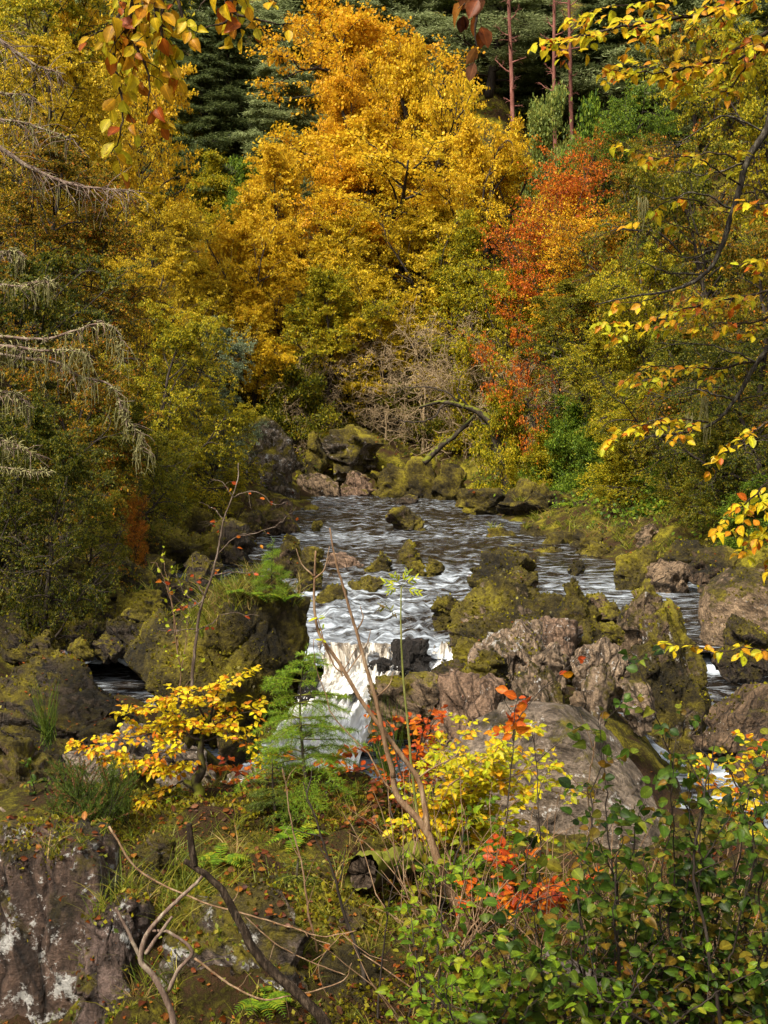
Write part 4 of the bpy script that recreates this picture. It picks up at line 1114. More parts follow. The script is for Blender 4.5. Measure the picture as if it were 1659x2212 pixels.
    T(beech[2], 1480, 60, 62, 330, 'oliverust', 'olive tree at the top right behind the overhanging branches', 'beech_tree', 'beech', g, lean=-0.16)
    T(beech[0], 1620, 30, 52, 380, 'yellowgreen', 'tall yellow-green tree at the top right corner', 'beech_tree', 'beech', g, rz=1, lean=-0.16)
    T(beech[1], 1400, 340, 54, 330, 'oliverust', 'rust and green layered tree right of the scarlet crown', 'beech_tree', 'beech', g, rz=2, lean=-0.16)
    T(beech[2], 1540, 300, 47, 380, 'olive', 'olive layered tree behind the dark drooping limb', 'beech_tree', 'beech', g, rz=3, lean=-0.16)
    T(beech[0], 1250, 590, 54, 260, 'olive', 'olive tree below the orange tree on the right bank', 'beech_tree', 'beech', g, rz=4, lean=-0.16)
    T(beech[1], 1420, 540, 46, 320, 'yellowgreen', 'yellow-green tree spreading over the middle of the right bank', 'beech_tree', 'beech', g, rz=5, lean=-0.16)
    T(beech[2], 1590, 480, 40, 380, 'oliverust', 'rust-flecked tree at the right edge, middle height', 'beech_tree', 'beech', g, rz=.5, lean=-0.16)
    T(beech[0], 1330, 690, 47, 240, 'yellowgreen', 'low yellow-green tree with arching boughs over the right shore', 'beech_tree', 'beech', g, rz=1.5, lean=-0.16)
    T(beech[1], 1480, 700, 40, 320, 'olive', 'low olive tree over the right shore', 'beech_tree', 'beech', g, rz=2.5, lean=-0.16)
    T(beech[2], 1640, 700, 34, 340, 'olivedark', 'dark olive tree in the shade at the right edge', 'beech_tree', 'beech', g, rz=3.5, lean=-0.16)
    T(beech[0], 1400, 830, 43, 240, 'yellowgreen', 'lowest yellow-green tree brushing the right bank stones', 'beech_tree', 'beech', g, rz=4.5, lean=-0.16)
    T(beech[1], 1560, 860, 35, 260, 'olive', 'small olive tree above the huge round boulder', 'beech_tree', 'beech', g, rz=5.5, lean=-0.16)
    k = 0
    for (px, pt, Y, w, pal, lab) in [(1200, 860, 52, 130, 'green', 'green bush on the right bank under the wispy red tree'), (1290, 900, 48, 130, 'green', 'green bush above the largest dark right-bank boulder'),
                                     (1360, 960, 44, 150, 'yellowgreen', 'yellow-green bush on the mossy slope of the right bank'), (1450, 960, 41, 150, 'green', 'green bush above the pale cracked cliff rock'),
                                     (1540, 1010, 37, 140, 'olive', 'olive bush right of the pale cracked cliff rock'), (1620, 1030, 33, 140, 'green', 'green bush above the huge round boulder at the right edge'),
                                     (1150, 930, 53, 110, 'yellowgreen', 'yellow-green bush just behind the long dark sloping slab')]:
        T(bush[k % 2], px, pt, Y, w, pal, lab, 'bush', 'bush', 'bushes along the right bank'); k += 1
    # left bank
    g = 'trees on the left bank'
    T(beech[0], 120, -120, 58, 420, 'yellowgreen', 'tall yellow-green tree at the top left corner', 'beech_tree', 'beech', g, lean=0.2)
    T(gold[2], 300, -60, 70, 280, 'gold', 'amber tree at the top left behind the hanging leafy branch', 'beech_tree', 'beech', g)
    T(gold[0], 210, 20, 60, 260, 'gold', 'golden tree left of the hanging leafy branch', 'beech_tree', 'beech', g)
    T(bush[0], 440, 330, 84, 120, 'yellowgreen', 'small yellow-olive tree low in the dark gap at the upper left', 'broadleaf_tree', 'tree', g)
    T(spruce[0], 410, 130, 90, 150, 'spruce', 'dark spruce deep in the gap left of the orange-gold tree', 'spruce_tree', 'spruce', g, rz=2)
    T(beech[1], 60, 60, 46, 400, 'lemon', 'yellow tree at the upper left edge', 'beech_tree', 'beech', g, lean=0.2)
    T(beech[2], 220, 230, 50, 320, 'lemon', 'golden-yellow tree in the upper left, below the amber tree', 'beech_tree', 'beech', g, lean=0.2)
    T(beech[0], 110, 270, 38, 400, 'oliverust', 'rusty olive tree behind the upper larch boughs', 'beech_tree', 'beech', g, rz=1, lean=0.2)
    T(beech[1], 310, 400, 47, 280, 'lemon', 'yellow tree leaning out left of the brown gap', 'beech_tree', 'beech', g, rz=2, lean=0.2)
    T(beech[2], 190, 460, 39, 340, 'oliverust', 'rust-flecked tree with layered sprays in the middle left', 'beech_tree', 'beech', g, rz=3, lean=0.2)
    T(beech[0], 60, 520, 31, 400, 'olivedark', 'dark olive tree behind the lichen-hung boughs', 'beech_tree', 'beech', g, rz=4, lean=0.2)
    T(beech[1], 360, 540, 45, 240, 'lemon', 'yellow tree with bright tips, left of the golden wood', 'beech_tree', 'beech', g, rz=5, lean=0.2)
    T(beech[2], 320, 640, 37, 300, 'yellowgreen', 'yellow-green tree with a dark forked stem on the left bank', 'beech_tree', 'beech', g, rz=.7, lean=0.2)
    T(beech[0], 160, 720, 29, 340, 'oliverust', 'olive and orange tree behind the longest lichen beards', 'beech_tree', 'beech', g, rz=1.7, lean=0.2)
    T(beech[1], 455, 690, 46, 220, 'greygreen', 'grey-green leaved tree leaning over the tall grey boulder', 'beech_tree', 'beech', g, rz=2.7, lean=0.2)
    T(beech[2], 350, 780, 39, 260, 'yellowgreen', 'yellow-green tree low on the left bank', 'beech_tree', 'beech', g, rz=3.7, lean=0.2)
    T(beech[0], 40, 850, 25, 340, 'olivedark', 'dark green tree overhanging the boulders at the left edge', 'beech_tree', 'beech', g, rz=4.7, lean=0.2)
    T(beech[1], 250, 860, 31, 280, 'olive', 'olive tree low over the shaded left shore', 'beech_tree', 'beech', g, rz=5.7, lean=0.2)
    T(beech[2], 450, 850, 42, 200, 'yellowgreen', 'small yellow-green tree reaching toward the tall grey boulder', 'beech_tree', 'beech', g, rz=1.2, lean=0.2)
    T(beech[0], 340, 930, 35, 200, 'olive', 'low olive tree over the left shore stones', 'beech_tree', 'beech', g, rz=2.2, lean=0.2)
    T(redb[0], 280, 1050, 30, 75, 'rust', 'small flame-orange sapling low on the left bank', 'beech_tree', 'beech', g, rz=3)
    T(beech[1], 130, 960, 24, 260, 'olivedark', 'low dark tree over the dark boulders at the left', 'beech_tree', 'beech', g, rz=3.2, lean=0.2)
    T(beech[2], 215, 1050, 27, 150, 'olive', 'yellowish green low bush-like tree hanging over the left boulders', 'beech_tree', 'beech', g, rz=4.2, lean=0.2)
# ---------------------------------------------------------------- plants near the viewpoint
def spray(wood, lv, rng, path, r0, r1, n=26, wob=.02, t0=.1, gap=.06, tl=.25, leaf=.05, tpl=None, lgap=None, up=(0, 0, 1), upb=.8, droop=.12, k=5, sub=0.0, lean=.55, lv_r=.25, endl=True, face=(0, -.35, 0), flat=.75, dens=1.0, lt0=.15):
    """a stem along path with alternate twigs and leaves set left and right along each twig"""
    tpl = tpl or LEAF_NEAR
    pts = wobble(rng, path, n, wob)
    tube(wood, pts, np.linspace(r0, r1, n), k)
    seg = np.linalg.norm(np.diff(pts, axis=0), axis=1)
    cum = np.concatenate([[0], np.cumsum(seg)])
    Ltot = cum[-1]
    LP, LD, LN, LC = [], [], [], []
    lgap = lgap or leaf * .55
    up = unit(np.array(up, float))
    def leafline(tw, t_from, cl):
        sg = np.linalg.norm(np.diff(tw, axis=0), axis=1); cm = np.concatenate([[0], np.cumsum(sg)])
        d = cm[-1] * t_from
        sd = 1
        while d < cm[-1]:
            if rng.random() < dens:
                p = np.array([np.interp(d, cm, tw[:, a]) for a in range(3)])
                j = min(len(tw) - 2, int(np.searchsorted(cm, d, 'right') - 1))
                tg = unit(tw[j + 1] - tw[j])
                s = np.cross(up, tg); s = unit(s) if np.linalg.norm(s) > .1 else perp(tg)[0]
                LP.append(p); LD.append(tg * .6 + sd * s * .85 + rng.normal(0, .28, 3) + np.array([0, 0, -droop]))
                LN.append(up * upb + rng.normal(0, .5, 3) + np.array(face)); LC.append(cl)
            sd = -sd
            d += lgap * rng.uniform(.7, 1.3)
        if endl:
            LP.append(tw[-1]); LD.append(unit(tw[-1] - tw[-2]) + rng.normal(0, .25, 3)); LN.append(up * upb + rng.normal(0, .4, 3) + np.array(face)); LC.append(cl)
    d = Ltot * t0
    sd = 1
    while d < Ltot:
        p = np.array([np.interp(d, cum, pts[:, a]) for a in range(3)])
        j = min(n - 2, int(np.searchsorted(cum, d, 'right') - 1))
        tg = unit(pts[j + 1] - pts[j])
        s = np.cross(up, tg); s = unit(s) if np.linalg.norm(s) > .12 else perp(tg)[0]
        u = np.cross(tg, s)
        f = d / Ltot
        L = tl * rng.uniform(.5, 1.25) * (1.1 - .55 * f)
        dd = unit(tg * lean + sd * s * .8 + u * rng.normal(0, .5) * (1 - flat) + rng.normal(0, .15, 3))
        tw = walk(rng, p, dd, L, 6, .12, np.array([0, 0, -droop * .5]))
        rt = max(.0011, min(r0, (r0 + (r1 - r0) * f)) * .45)
        tube(wood, tw, np.linspace(rt, .0009, 7), 4, cap=False)
        cl = rng.uniform(0, 1)
        leafline(tw, lt0, cl)
        if sub > 0:
            for q in (2, 3, 4):
                if rng.random() < sub:
                    tg2 = unit(tw[q + 1] - tw[q]); s2 = np.cross(up, tg2); s2 = unit(s2) if np.linalg.norm(s2) > .12 else perp(tg2)[0]
                    t2 = walk(rng, tw[q], tg2 * .6 + rng.choice([-1, 1]) * s2, L * .5, 4, .14, np.array([0, 0, -droop * .4]))
                    tube(wood, t2, np.linspace(rt * .6, .0008, 5), 3, cap=False)
                    leafline(t2, .2, cl)
        sd = -sd
        d += gap * rng.uniform(.6, 1.4)
    if LP:
        K = len(LP)
        A_ = np.array(LP), np.array(LD), unit(np.array(LN)), leaf * (1 + lv_r * rng.normal(0, 1, K).clip(-1.8, 1.5)), rng.uniform(0, 1, K), np.array(LC)
        cu = rng.random(K) < (.3 if tpl is not LEAF_LANCE else 0)
        for mk, tp in ((~cu, tpl), (cu, LEAF_CURL)):
            if mk.any(): leaves(lv, A_[0][mk], A_[1][mk], A_[2][mk], A_[3][mk], tp, A_[4][mk], A_[5][mk])
    return pts


def finish(root, wood, lv, wmat, lmat, wname='stem', lname='foliage'):
    wood.build(wname, wmat, root, smooth=True)
    if lv is not None and lv.n:
        lv.build(lname, lmat, root)


def root_at(name, p, label, cat, group=None):
    """an Empty at the world origin side of a plant: children keep world coordinates by being shifted back"""
    o = empty(name, tuple(p), label, cat, group)
    return o


class Plant:
    def __init__(self, name, base, label, cat, group=None):
        self.root = empty(name, tuple(base), label, cat, group); self.base = np.array(base, float); self.parts = []

    def part(self, pname, mb, mat, smooth=False):
        if not mb.n: return
        mb.v = [v - self.base for v in mb.v]
        return mb.build(pname, mat, self.root, smooth)


def on_ground(px, Y, dz=0.0):
    x = P(px, 1500, Y)[0]
    return np.array([x, Y, h1(x, Y) + dz])


BARKL = bark_mat('dark_lichened_bark', (0.010, 0.008, 0.006), (0.03, 0.024, 0.018), (0.2, 0.18, 0.13), scale=30)


def build_overhang():
    rng = np.random.default_rng(3)
    # beech over the viewpoint, trunk out of frame on the left
    pl = Plant('beech_tree', (-4.0, -1.6, h1(-4.0, -1.6)), 'overhanging beech whose hanging twigs of yellow and copper leaves dangle into the top left', 'beech', 'overhanging beeches by the viewpoint')
    tw = MB(); tube(tw, wobble(rng, [(-4.0, -1.6, h1(-4.0, -1.6) - .5), (-3.9, -1.5, 6), (-4.1, -1.7, 10), (-3.9, -1.6, 14)], 20, .02), np.linspace(.3, .1, 20), 10)
    bw, lv = MB(), MB()
    Y = 3.7
    a = P(300, -90, Y); bgh = resample([(-4.0, -1.6, 8.0), (-2.6, 1.4, 8.4), (-1.4, 3.2, 7.6), tuple(a)], 16)
    tube(bw, bgh, np.linspace(.09, .014, 16), 6)
    b2 = resample([(-2.6, 1.4, 8.4), (-1.2, 3.1, 7.8), tuple(P(500, -70, Y))], 10); tube(bw, b2, np.linspace(.04, .009, 10), 6)
    b3 = resample([(-1.2, 3.1, 7.8), (0.2, 3.4, 7.3), tuple(P(1040, -70, 3.5))], 10); tube(bw, b3, np.linspace(.02, .006, 10), 5)
    kw = dict(leaf=.043, gap=.036, tl=.13, upb=.25, droop=.45, face=(0, -.9, .2), lgap=.03, wob=.035, flat=.2, lt0=.3)
    for path in ([(300, -90), (280, 45), (255, 78), (255, 130), (265, 180), (270, 235), (262, 290), (240, 332)], [(300, -90), (290, 50), (290, 100), (310, 140), (318, 185), (314, 250)],
                 [(345, -70), (350, 40), (320, 78), (262, 105)], [(300, -80), (262, 20), (235, 60), (196, 76)], [(380, -60), (395, 30), (410, 60)], [(330, -60), (340, 60), (352, 100), (345, 135)]):
        tube(bw, [a, P(path[0][0], path[0][1], Y)], .008, 4)
        spray(bw, lv, rng, PL(path, Y), .0075, .0016, **kw)
    c = P(500, -70, Y)
    for path in ([(500, -70), (497, 10), (525, 32), (575, 46), (605, 55), (632, 48)], [(500, -70), (494, 35), (470, 55), (425, 66)], [(500, -70), (455, -10), (430, 20)], [(500, -70), (560, -20), (600, 5)]):
        spray(bw, lv, rng, PL(path, Y), .006, .0015, **{**kw, 'tl': .09, 'gap': .09})
    for i in range(16):  # crown limbs out of view, added and shaped to shade the near ledge
        a_ = i * 2.4; z0 = 9.4 + 3.0 * i / 16
        if sin(a_) > .45: a_ = -a_
        q = walk(rng, (-4.0, -1.6, z0), (cos(a_) + .2, sin(a_) - .5, .2), rng.uniform(2.2, 3.8), 8, .1, np.array([0, 0, .0]))
        spray(bw, lv, rng, q, .03, .004, n=18, leaf=.085, gap=.13, tl=.85, upb=1.1, droop=.1, lgap=.05, wob=.03, sub=.7, flat=.7)
    pl.part('trunk', tw, BARK, True); pl.part('branches', bw, BARKN, True); pl.part('foliage', lv, NM['hang'])
    bw2, lv2 = MB(), MB()
    spray(bw2, lv2, rng, PL([(1040, -70), (1030, 30), (1026, 70), (1030, 102)], 3.5), .005, .0015, leaf=.055, gap=.07, tl=.07, upb=.1, droop=.8, face=(0, -.9, 0), lgap=.035, tpl=LEAF_NEAR, flat=.2)
    spray(bw2, lv2, rng, PL([(1040, -70), (1010, 0), (990, 18)], 3.5), .004, .0015, leaf=.055, gap=.07, tl=.06, upb=.2, droop=.6, face=(0, -.9, 0), lgap=.035, flat=.2)
    bw2.v = [v - pl.base for v in bw2.v]; lv2.v = [v - pl.base for v in lv2.v]
    bo = bw2.build('withered_branch', BARK, pl.root, True); lo = lv2.build('withered_leaves', NM['litter'], bo)
    # beech on the right
    bx, by = 5.2, 7.2
    pr = Plant('beech_tree', (bx, by, h1(bx, by)), 'overhanging right-hand beech with yellow sprays and a dark drooping lichened limb', 'beech', 'overhanging beeches by the viewpoint')
    tw = MB(); tube(tw, wobble(rng, [(bx, by, h1(bx, by) - .6), (bx - .1, by, 4), (bx + .1, by + .1, 9), (bx, by, 14)], 20, .02), np.linspace(.34, .12, 20), 10)
    limb = MB()
    main = PL([(1668, 232), (1652, 285), (1612, 350), (1582, 450), (1552, 540), (1515, 594), (1464, 622), (1370, 640), (1285, 658)], 7.6)
    st = resample([(bx, by, 9.4), (bx - 1.4, by + .2, 8.6), tuple(main[0])], 10)
    tube(limb, st, np.linspace(.1, .04, 10), 7)
    tube(limb, wobble(rng, main, 50, .012), np.linspace(.026, .004, 50), 7)
    m2 = PL([(1700, 700), (1632, 782), (1582, 862), (1530, 912), (1440, 938), (1375, 943)], 8.2)
    tube(limb, resample([(bx, by, 6.2), (bx - 1.0, by + .5, 5.9), tuple(m2[0])], 8), np.linspace(.06, .03, 8), 6)
    tube(limb, wobble(rng, m2, 36, .015), np.linspace(.02, .003, 36), 6)
    m3 = PL([(1720, -40), (1600, 10), (1500, 35), (1400, 66), (1300, 90), (1225, 96), (1170, 88)], 6.8)
    tube(limb, resample([(bx, by, 9.8), (bx - 1.2, by - .2, 8.4), tuple(m3[0])], 8), np.linspace(.06, .022, 8), 6)
    m4 = PL([(1710, 40), (1600, 95), (1520, 130), (1420, 150), (1310, 150)], 7.0)
    tube(limb, resample([(bx, by, 8.9), (bx - 1.3, by, 8.0), tuple(m4[0])], 8), np.linspace(.05, .018, 8), 6)
    lv = MB(); br = MB()
    kw = dict(leaf=.055, gap=.085, tl=.26, upb=1.1, droop=.18, face=(0, -.35, 0), lgap=.036, wob=.03, sub=.35, flat=.85)
    def S(path, Yd, r=.009, **k):
        q = PL(path, Yd)
        if path[0][0] > 1680:
            tube(br, resample([(bx, by, q[0][2] + .5), (q[0] * .5 + np.array([bx, by, q[0][2] + .45]) * .5), q[0]], 8), np.linspace(r * 2.2, r, 8), 5)
        spray(br, lv, rng, q, r, .0016, **{**kw, **k})
    spray(br, lv, rng, m3, .016, .002, n=36, **{**kw, 'tl': .34, 'gap': .07})
    spray(br, lv, rng, m4, .014, .002, n=30, **{**kw, 'tl': .3, 'gap': .08})
    S([(1700, -70), (1560, -20), (1420, 5), (1320, 20), (1250, 40)], 6.9)
    S([(1700, 90), (1580, 130), (1480, 150), (1390, 145), (1300, 140)], 7.2, tl=.2)
    S([(1700, 60), (1640, 110), (1570, 190), (1500, 200)], 7.1, tl=.2)
    S([(1610, 350), (1540, 330), (1450, 345), (1390, 330), (1330, 300)], 7.6, .007, tl=.14, gap=.13)
    S([(1600, 400), (1500, 345), (1440, 350), (1360, 325)], 7.4, .006, tl=.14, gap=.13)
    S([(1575, 460), (1490, 430), (1430, 440), (1370, 490)], 7.7, .006, tl=.12, gap=.16)
    S([(1555, 530), (1480, 490), (1400, 470)], 7.7, .006, tl=.1, gap=.22)
    S([(1700, 420), (1650, 440), (1605, 430)], 6.8, .008, tl=.16)
    S([(1700, 560), (1640, 560), (1590, 575)], 7.0, .008, tl=.2)
    S([(1720, 600), (1620, 640), (1520, 665), (1420, 690), (1330, 700)], 8.0, .01, tl=.3, gap=.07)
    S([(1720, 640), (1640, 690), (1560, 700), (1500, 715)], 7.8, .01, tl=.22)
    S([(1500, 600), (1420, 640), (1370, 655), (1300, 650)], 8.0, .006, tl=.14, gap=.12)
    S([(1632, 782), (1560, 800), (1480, 800), (1400, 800), (1340, 835)], 8.2, .009, tl=.28, gap=.08)
    S([(1530, 912), (1450, 905), (1390, 915), (1330, 935)], 8.2, .007, tl=.24, gap=.07)
    S([(1720, 880), (1650, 920), (1600, 960), (1550, 985)], 7.4, .009, tl=.22, gap=.09)
    S([(1730, 1000), (1660, 1040), (1610, 1085), (1560, 1125)], 7.0, .01, tl=.26, gap=.065)
    S([(1730, 1060), (1670, 1120), (1640, 1170), (1600, 1190)], 7.0, .008, tl=.2, gap=.08)
    S([(1740, 1130), (1690, 1180), (1660, 1225)], 7.0, .008, tl=.2, gap=.08)
    S([(1740, 1420), (1640, 1400), (1560, 1403), (1500, 1395), (1425, 1388)], 7.5, .006, tl=.1, gap=.09)
    # bare lichened twigs from the drooping limb
    lic = MB()
    for path in ([(1652, 285), (1560, 255), (1480, 290), (1400, 320)], [(1582, 450), (1500, 430), (1450, 440), (1360, 400)], [(1552, 540), (1470, 545), (1400, 500)], [(1515, 594), (1440, 590), (1370, 560)], [(1582, 862), (1500, 850), (1420, 870)],
                 [(1612, 350), (1520, 380), (1450, 370)], [(1632, 782), (1560, 760), (1470, 740), (1400, 750)]):
        q = wobble(rng, PL(path, 7.8), 22, .05)
        tube(limb, q, np.linspace(.007, .0018, 22), 4)
        for i in range(3, 21, 2):
            t2 = walk(rng, q[i], unit(q[i] - q[i - 1]) * .5 + rng.normal(0, .8, 3), .16, 4, .2, np.array([0, 0, -.02]))
            tube(limb, t2, np.linspace(.003, .0012, 5), 3, cap=False)
    BE = []
    def beard(p, L, n):
        lic = MB(); BE.append(lic)
        for _ in range(n):
            a = p + rng.normal(0, .012, 3)
            q = walk(rng, a, (0, 0, -1), L * rng.uniform(.4, 1.1), 6, .1, np.array([0, 0, -.2]))
            tube(lic, q, np.linspace(.004, .0012, 7), 3, cap=False)
    beard(P(1522, 860, 8.2), .22, 14); beard(P(1490, 895, 8.2), .16, 10); beard(P(1388, 428, 7.7), .2, 12); beard(P(1525, 915, 8.2), .14, 8)
    pr.part('trunk', tw, BARK, True); lb = pr.part('limb', limb, BARKL, True)
    pr.part('branches', br, BARKN, True); pr.part('foliage', lv, NM['beechnear'])
    for lic in BE: pr.part('lichen_beard', lic, LICH)


def build_larch():
    rng = np.random.default_rng(8)
    bx, by = -7.2, 13.0
    pl = Plant('larch_tree', (bx, by, h1(bx, by)), 'larch at the left edge, bare boughs draped with long pale lichen beards', 'larch')
    tw = MB(); tube(tw, wobble(rng, [(bx, by, h1(bx, by) - 1), (bx, by, 5), (bx + .2, by, 11), (bx, by, 17)], 20, .01), np.linspace(.32, .12, 20), 10)
    pl.part('trunk', tw, LARCHB, True)

    def bough(path, Y, r, beards, twig=.2, tn=40, mat=LARCHB, hang=1.0):
        w, l = MB(), MB()
        m = PL(path, Y)
        zt = m[0][2] + .6
        tube(w, resample([(bx, by, zt), (bx + 1.0, (by + Y) / 2, zt - .1), tuple(m[0])], 8), np.linspace(r * 1.8, r, 8), 5)
        q = wobble(rng, m, 60, .012)
        tube(w, q, np.linspace(r, r * .2, 60), 6)
        # knobbly bare twiglets
        for _ in range(tn):
            i = rng.integers(2, 59)
            t = walk(rng, q[i], rng.normal(0, 1, 3) * np.array([1, .7, .6]) + np.array([.4, 0, -.5]), twig * rng.uniform(.3, 1), 5, .16, np.array([0, 0, -.12]))
            tube(w, t, np.linspace(.0055, .002, 6), 3, cap=False)
            if rng.random() < .35 * hang:
                for _ in range(2):
                    h = walk(rng, t[rng.integers(1, 6)], (0, 0, -1), rng.uniform(.06, .22), 4, .1, np.array([0, 0, -.3]))
                    tube(l, h, np.linspace(.005, .0016, 5), 3, cap=False)
        # crust of lichen along the bough and hanging beards
        for _ in range(int(150 * hang)):
            i = rng.integers(0, 59); p = q[i] + rng.normal(0, .012, 3)
            h = walk(rng, p, rng.normal(0, .6, 3) + np.array([0, 0, -.5]), rng.uniform(.02, .07), 3, .3, np.array([0, 0, -.1]))
            tube(l, h, np.linspace(.008, .002, 4), 3, cap=False)
        BE = []
        for (f, L, n) in beards:
            c = q[int(f * 59)]
            lb = MB(); BE.append(lb)
            for _ in range(n):
                a = c + rng.normal(0, 1, 3) * np.array([.035, .04, .015])
                L1 = L * (.12 + 1.0 * rng.random() ** 1.7)
                h = walk(rng, a, (rng.normal(0, .25), 0, -1), L1, 9, .2, np.array([0, 0, -.3]))
                tube(lb, h, np.linspace(.005, .0013, 10), 3, cap=False)
                for q_ in range(2, 9, 2):
                    h2 = walk(rng, h[q_], rng.normal(0, .8, 3) + np.array([0, 0, -.7]), L1 * rng.uniform(.1, .3), 4, .3, np.array([0, 0, -.3]))
                    tube(lb, h2, np.linspace(.003, .001, 5), 3, cap=False)
        w.v = [v - pl.base for v in w.v]; l.v = [v - pl.base for v in l.v]
        o = w.build('bough', mat, pl.root, True)
        if l.n: l.build('lichen_crust', LICH, o)
        for lb in BE:
            lb.v = [v - pl.base for v in lb.v]; lb.build('lichen_beard', LICH, o)
    Y = 11.0
    bough([(-40, 735), (0, 728), (90, 732), (150, 715), (205, 697), (240, 703), (258, 728), (262, 760)], Y, .018, [(.97, .26, 16), (.9, .2, 10), (.62, .16, 5), (.5, .2, 5), (.4, .16, 4), (.75, .12, 4)])
    bough([(-40, 745), (30, 748), (85, 757), (140, 757), (190, 762)], Y - .3, .02, [(.98, .3, 14), (.85, .36, 12), (.8, .3, 8), (.5, .42, 14), (.3, .2, 8), (.15, .35, 10)])
    bough([(60, 775), (130, 785), (170, 812), (235, 830), (262, 880), (272, 905), (300, 940), (303, 975)], Y - .2, .014, [(.45, .38, 16), (.3, .3, 10), (.55, .36, 12), (.85, .34, 12), (.98, .25, 10)])
    bough([(-40, 612), (0, 615), (50, 618), (95, 606), (118, 614)], Y + .4, .016, [(.95, .24, 10), (.8, .28, 8), (.6, .3, 6), (.4, .3, 5), (.3, .25, 5)])
    bough([(-40, 840), (20, 848), (40, 855), (60, 880)], Y, .014, [(.6, .2, 8), (.9, .24, 8), (.4, .3, 6)])
    bough([(-40, 945), (0, 948), (40, 962), (80, 985)], Y, .012, [(.5, .24, 8), (.8, .18, 6)])
    bough([(-40, 1005), (20, 1012), (70, 1020), (115, 1018)], Y, .01, [(.5, .18, 6), (.3, .2, 5)], twig=.12, tn=18)
    bough([(-40, 540), (0, 545), (30, 542), (48, 560)], Y + .5, .014, [(.7, .25, 10), (.95, .22, 8)])
    bough([(-60, 290), (0, 322), (65, 362), (150, 395), (220, 405), (290, 412)], Y + 1.5, .034, [(.3, .2, 6), (.55, .2, 6)], twig=.45, tn=120, hang=.35)
    bough([(-60, 60), (0, 88), (75, 140), (140, 160)], Y + 2, .03, [(.6, .2, 5)], twig=.5, tn=70, hang=.3)
    bough([(-60, 190), (0, 200), (50, 205), (60, 220)], Y + 2, .02, [(.6, .3, 6)], twig=.4, tn=40, hang=.5)
    bough([(-60, 255), (30, 262), (100, 280), (160, 300)], Y + 1.8, .02, [(.5, .3, 8), (.8, .25, 6)], twig=.4, tn=60, hang=.5)


def needles_on(lv, rng, pts, L=.022, step=.004, w=.0032, up=.2, clump=.5, per=2):
    seg = np.linalg.norm(np.diff(pts, axis=0), axis=1); cum = np.concatenate([[0], np.cumsum(seg)])
    n = max(2, int(cum[-1] / step))
    d = np.repeat(np.linspace(0, cum[-1], n), per)
    p = np.stack([np.interp(d, cum, pts[:, a]) for a in range(3)], -1)
    j = np.clip(np.searchsorted(cum, d, 'right') - 1, 0, len(pts) - 2)
    tg = unit(pts[j + 1] - pts[j])
    r = rng.normal(0, 1, p.shape); r -= (r * tg).sum(1, keepdims=True) * tg
    dirs = unit(unit(r) * .9 + tg * .75 + np.array([0, 0, up]))
    K = len(p)
    tpl = (np.array([(0, w / L / 2, 0), (0, -w / L / 2, 0), (1, -w / L / 5, 0), (1, w / L / 5, 0)]), [np.array([(0, 1, 2, 3)])])
    leaves(lv, p, dirs, rng.normal(0, 1, (K, 3)), L * rng.uniform(.7, 1.15, K), tpl, rng.uniform(0, 1, K), np.full(K, clump))


def conifer(name, path, Rm, label, cat, seed, mat, group=None, nw=14, per=5, r0=.018, L=.024, droop=.06, t0=.12, step=.006, bark=BARKM, rise=.2, side=(1, 1)):
    rng = np.random.default_rng(seed)
    pl = Plant(name, path[0], label, cat, group)
    w, lv = MB(), MB()
    tr = wobble(rng, path, 30, .01)
    tube(w, tr, np.linspace(r0, .003, 30), 7)
    needles_on(lv, rng, tr[22:], L, .006)
    for i in range(nw):
        t = t0 + (1 - t0) * (i + .2) / nw
        p = tr[min(29, int(t * 29))]
        for b in range(per):
            a = rng.uniform(0, 2 * pi)
            ln = Rm * (1.05 - t) ** .85 * rng.uniform(.6, 1.2)
            br = walk(rng, p, (cos(a), sin(a), rise + rng.normal(0, .1)), ln, 8, .07, np.array([0, 0, -droop]))
            tube(w, br, np.linspace(r0 * .3, .0012, 9), 4, cap=False)
            c = rng.uniform(0, 1)
            needles_on(lv, rng, br[2:], L, step, clump=c)
            for q in range(2, 9):
                tg = unit(br[min(q, 7) + 1] - br[min(q, 7)]) if q < 8 else unit(br[8] - br[7])
                s = unit(np.cross(np.array([0, 0, 1.0]), tg))
                for sd in (-1, 1):
                    l2 = ln * .42 * (1.15 - q / 9.0) * rng.uniform(.6, 1.2)
                    if l2 < .03: continue
                    t2 = walk(rng, br[q], tg * .8 + sd * s + rng.normal(0, .12, 3), l2, 4, .08, np.array([0, 0, -droop * 1.3]))
                    tube(w, t2, np.linspace(.0018, .0009, 5), 3, cap=False)
                    needles_on(lv, rng, t2, L, step, clump=c)
    pl.part('trunk', w, bark, True); pl.part('needles', lv, mat)
    return pl


